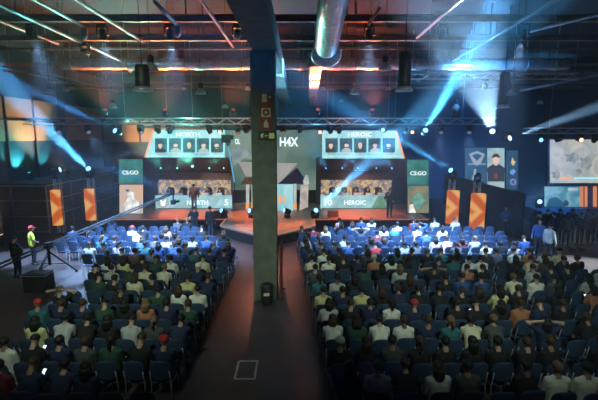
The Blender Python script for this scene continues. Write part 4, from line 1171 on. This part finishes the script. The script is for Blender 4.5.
head('glaring lamp on the side stage at the left of the blue lower screen', V((c.x, 27.0, ZQ + .003)), P(520, 185, 10), (.1, .4, 1.), .012 * B, 40, True, 26, sc=1.3)
head('lamp at the foot of the side stage with a pale beam rising right', V((13.6, 25.6, .003)), P(575, 165, 24), WHB, .6 * B, 7, True, 3, sc=1.3)
# booth lamps: small teal lamps on the shelf over each team, fanned upward
for lab, xs in (('left', (161, 177, 193, 209, 224)), ('right', (326, 342, 358, 376, 392))):
    for i, x in enumerate(xs):
        c = P(x, 170, YS + .2); big = lab == 'left' and i == 2
        head('%steal lamp on the shelf over the %s team booth, %s from the left' % ('large glaring ' if big else 'small ', lab, nth(i + 1)), V((c.x, YS + .2, 3.233)), P(x + (-12, 12)[i % 2], 150, YS - 2.5), TEA if lab == 'left' else CYA, .03 * B * (3 if big else 1), 25, True, 60 if big else 6, sc=.8 if big else .45)
# plain wash lamps on the front truss
for px, tgt, col, pw, an, lab in (
        (57, (-9.5, 19.2, .8), (.34, .56, 1.), 5000, 46, 'white blue wash lamp at the left end of the front truss'),
        (262, (-1.9, 16.5, 0), (1, .26, .12), 1700, 36, 'added orange lamp behind the pillar, aimed down the centre aisle'),  # added lamp, gives the aisle floor its orange sheen
        (238, (-3.4, 19.8, 0), (1, .28, .1), 2000, 26, 'orange lamp left of the pillar, aimed at the floor before the thrust'),
        (283, (-.2, 18.5, 0), (1, .28, .1), 2500, 30, 'orange lamp right of the pillar, aimed at the floor before the thrust'),
        (87, (-7.5, 19.2, .8), (.34, .56, 1.), 5000, 46, 'white blue wash lamp, second from the left end of the front truss'),
        (140, (-5.5, 19.2, .8), (.3, .52, 1.), 5000, 46, 'white blue wash lamp over the left stage end'),
        (169, (-7.5, 26.5, .6), ORG, 9000, 50, 'orange wash lamp over the left team desk'),
        (209, (-3, 26, .6), ORG, 7000, 45, 'orange wash lamp left of the pillar, aimed at the stage'),
        (246, (-2.3, 22.5, .6), (1, .24, .05), 5000, 38, 'orange wash lamp at the pillar, over the thrust stage'),
        (300, (0, 23.0, .6), (1, .24, .05), 4500, 40, 'orange wash lamp right of the pillar, over the thrust stage'),
        (330, (4, 26.2, .6), ORG, 9000, 50, 'orange wash lamp over the right team desk'),
        (406, (4., 19.2, .8), (.3, .52, 1.), 5000, 46, 'white blue wash lamp over the right stage end'),
        (442, (6.5, 19.2, .8), (.34, .56, 1.), 5000, 46, 'white blue wash lamp right of the wide beam'),
        (470, (8.5, 19.4, .8), (.34, .56, 1.), 5000, 46, 'white blue wash lamp at the right end of the front truss')):
    head(lab, on_truss(px), tgt, col, pw * KW, an, False, .3, .8, .12)
# wash lamps high under the first purlin, lighting the front rows from behind
for i, (x, tx) in enumerate(((-9.5, -9.6), (-7, -7.3), (-4.6, -5.2), (2.5, 3.2), (5.1, 5.6), (8, 8.2))):
    head('wash lamp high under the first purlin, %s from the left' % nth(i + 1), (x, 15.0, 9.66), (tx, 18.6, .8), (.33, .57, 1.), 1.7 * WASH, 50, False, .2, 1., .12)
head('pale lamp under the first purlin pointing at the floor beyond the right seats', (12.6, 15, 9.66), (12.9, 16.9, 0), (.7, .85, .95), 2. * WASH, 24, False, .2, .5, .1)
head('blue white lamp under the first purlin pointing at the bare floor at left', (-11.6, 15, 9.66), (-13.4, 18.4, 0), (.35, .6, 1.), 1.8 * WASH, 20, False, .2, .5, .1)
for px, tgt, lab in ((138, (-6.2, 29.2, 1.6), 'added pale key lamp on the front truss for the left team'), (320, (4.4, 29.2, 1.6), 'added pale key lamp on the front truss for the right team')):
    head(lab, on_truss(px + 19), tgt, (1, .85, .7), 5000 * KW, 34, False, .3, .8)  # key lamps added to brighten the players
for i, x in enumerate((-2.2, 1.2)):
    head('added warm lamp under the first purlin aimed at the front truss, %s of the pillar' % ('left', 'right')[i], (x, 15.0, 9.66), (-4.5 + 8. * i, 23.6, 6.6), (1, .38, .2), 3000, 26, False, .2, 1., .1)  # added pair, warms the truss side that faces the camera
# lamps lying on top of the truss, washing the roof steel orange
for px, tgt, col, pw, lab in ((106, (-10, 20.8, 10), ORG, 4500, 'orange uplight on top of the front truss toward its left end'), (165, (-6.5, 20.8, 10), ORG, 5000, 'orange uplight on top of the front truss over the left screen'), (233, (-2.8, 20.8, 10), ORG, 4500, 'orange uplight on top of the front truss left of the pillar'),
                              (318, (1.2, 20.8, 10), ORG, 4500, 'orange uplight on top of the front truss right of the pillar'), (372, (4, 20.8, 10), ORG, 4000, 'orange uplight on top of the front truss over the right screen'),
                              (455, (9.5, 21, 10), (.2, .5, 1.), 4000, 'blue uplight on top of the front truss at right')):
    head(lab, V((P(px, 118, YT).x, YT, ZT + .2)), tgt, col, pw * KW * 1., 84, True, .25, .8, .1)
# orange lamps seen as glints between the screens
for px, lab in ((320, 'small orange lamp at the left of the rear truss over the right screen'), (412, 'small orange lamp at the right end of the rear truss'), (220, 'small orange lamp on the rear truss near the pillar')):
    head(lab, V((P(px, 126, 28.6).x, 28.6, 6.38)), (P(px, 126, 28.6).x, 20, 5), (1, .4, .15), 40, 60, False, 5.)
for px, lab in ((540, 'lamp at the left end of the truss before the game map screen'), (580, 'lamp over the game map screen glinting orange')):
    head(lab, V((P(px, 136, 23.2).x, 23.2, 5.88)), (P(px, 136, 23.2).x - 1, 10, 4), (1, .4, .2) if px == 580 else BLU, 60, 50, False, 3.)
# teal and warm lamps standing on the black box room, washing the left wall
c = P(12, 168, 25.5); head('teal floodlight standing on the black box room by the left wall', V((-17.2, 25.6, 2.965)), (-17.9, 25.4, 5), TEA, 1900 * KW, 95, True, 40., .6)
head('small teal floodlight beside the first one on the black box room', V((-16.9, 28.2, 2.965)), (-17.9, 28, 5), TEA, 900 * KW, 90, True, 25., .6)
for y, lab in ((20.5, 'warm floodlight low on the left wall, out toward the left edge'), (27, 'warm floodlight on the roof of the black box room')):
    head(lab, V((-16.0, y + .5, 2.965 if y > 23.0 else .003)), (-17.9, y, 6.8), (1, .55, .3), (3500 if y > 23 else 5500) * KW, 75, True, 2., .8)
head('warm floodlight behind the left totems, aimed at the back wall', V((-15.6, 33.5, 2.965)), (-12.6, 36.9, 6.5), (1, .5, .2), 3500 * KW, 90, True, 2., .8)
# side stage and back wall blue wash
head('blue wash lamp on the truss before the game map screen', V((17.0, 23.2, 5.88)), (17, 28.5, 2), (.05, .32, 1.), 9000 * KW, 80, False, 3., .8)
head('blue wash lamp on the left of the truss before the game map screen', V((14.9, 23.2, 5.88)), (13.8, 36.5, 4), (.04, .3, 1.), 6000 * KW, 60, False, 3., .8)
# blue and teal fill lamps, added to tint the haze and the roof
head('added blue fill lamp under the long thin truss at right', V((9, 20, 8.45)), (10, 24, 10.5), (.05, .35, 1.), 3500 * KW, 120, False, 3., .8)
head('added teal fill lamp under the second purlin at left, washing the roof', (-9, 17.6, 9.6), (-8, 26, 9.8), (.06, .45, .6), 250 * KW, 120, False, .2, .8)
# fill floods added out of view above the camera, brightening the middle rows
for x, tx, sd in ((-4.5, -5.2, 'left'), (4.5, 4.6, 'right')):
    b = V((x, 2.0, 10.0))
    t = thing('added_ceiling_fill', 'added greenish fill flood out of view above, for the %s seats' % sd, 'lamp', b)
    MB().box(b + V((0, -.2, .08)), (.5, .4, .4)).build('housing', M_dark, t); MB().bar(b + V((0, -.2, .2)), (b.x, b.y - .2, ZC), .03).build('hanging_rod', M_blk, t)
    spot(b + V((0, .1, 0)), (tx, 15.2, .8), (.80, 1., .76), 3000. * KFILL, 62, 1., .15)

# ------------------------------------------------------------------ haze in the hall
hz = MB().box(((XL + XR) / 2, (YB + YR) / 2, ZC / 2), (XR - XL + 2, YB - YR + 2, ZC + 2))
hm = bpy.data.materials.new('stage haze'); hm.use_nodes = True
nt = hm.node_tree; nt.nodes.remove(nt.nodes['Principled BSDF'])
vs = nt.nodes.new('ShaderNodeVolumeScatter'); vs.inputs['Density'].default_value = HAZE; vs.inputs['Anisotropy'].default_value = .45
vs.inputs['Color'].default_value = (.9, .95, 1, 1)
nt.links.new(vs.outputs[0], nt.nodes['Material Output'].inputs['Volume'])
o = hz.build('haze', hm); o['kind'] = 'stuff'; tag(o, 'thin stage haze filling the dark hall and showing the beams', 'haze')

w = bpy.data.worlds.new('world'); SC.world = w; w.use_nodes = True
w.node_tree.nodes['Background'].inputs[0].default_value = (.01, .015, .02, 1)
SC.view_settings.view_transform = 'Standard'; SC.view_settings.look = 'None'; SC.view_settings.gamma = 1; SC.view_settings.use_curve_mapping = False
SC.view_settings.exposure = EXPO
cy = SC.cycles
cy.use_denoising = True; cy.max_bounces = 5; cy.diffuse_bounces = 3; cy.glossy_bounces = 2; cy.volume_bounces = 0; cy.sample_clamp_indirect = 30.
cy.use_adaptive_sampling = False
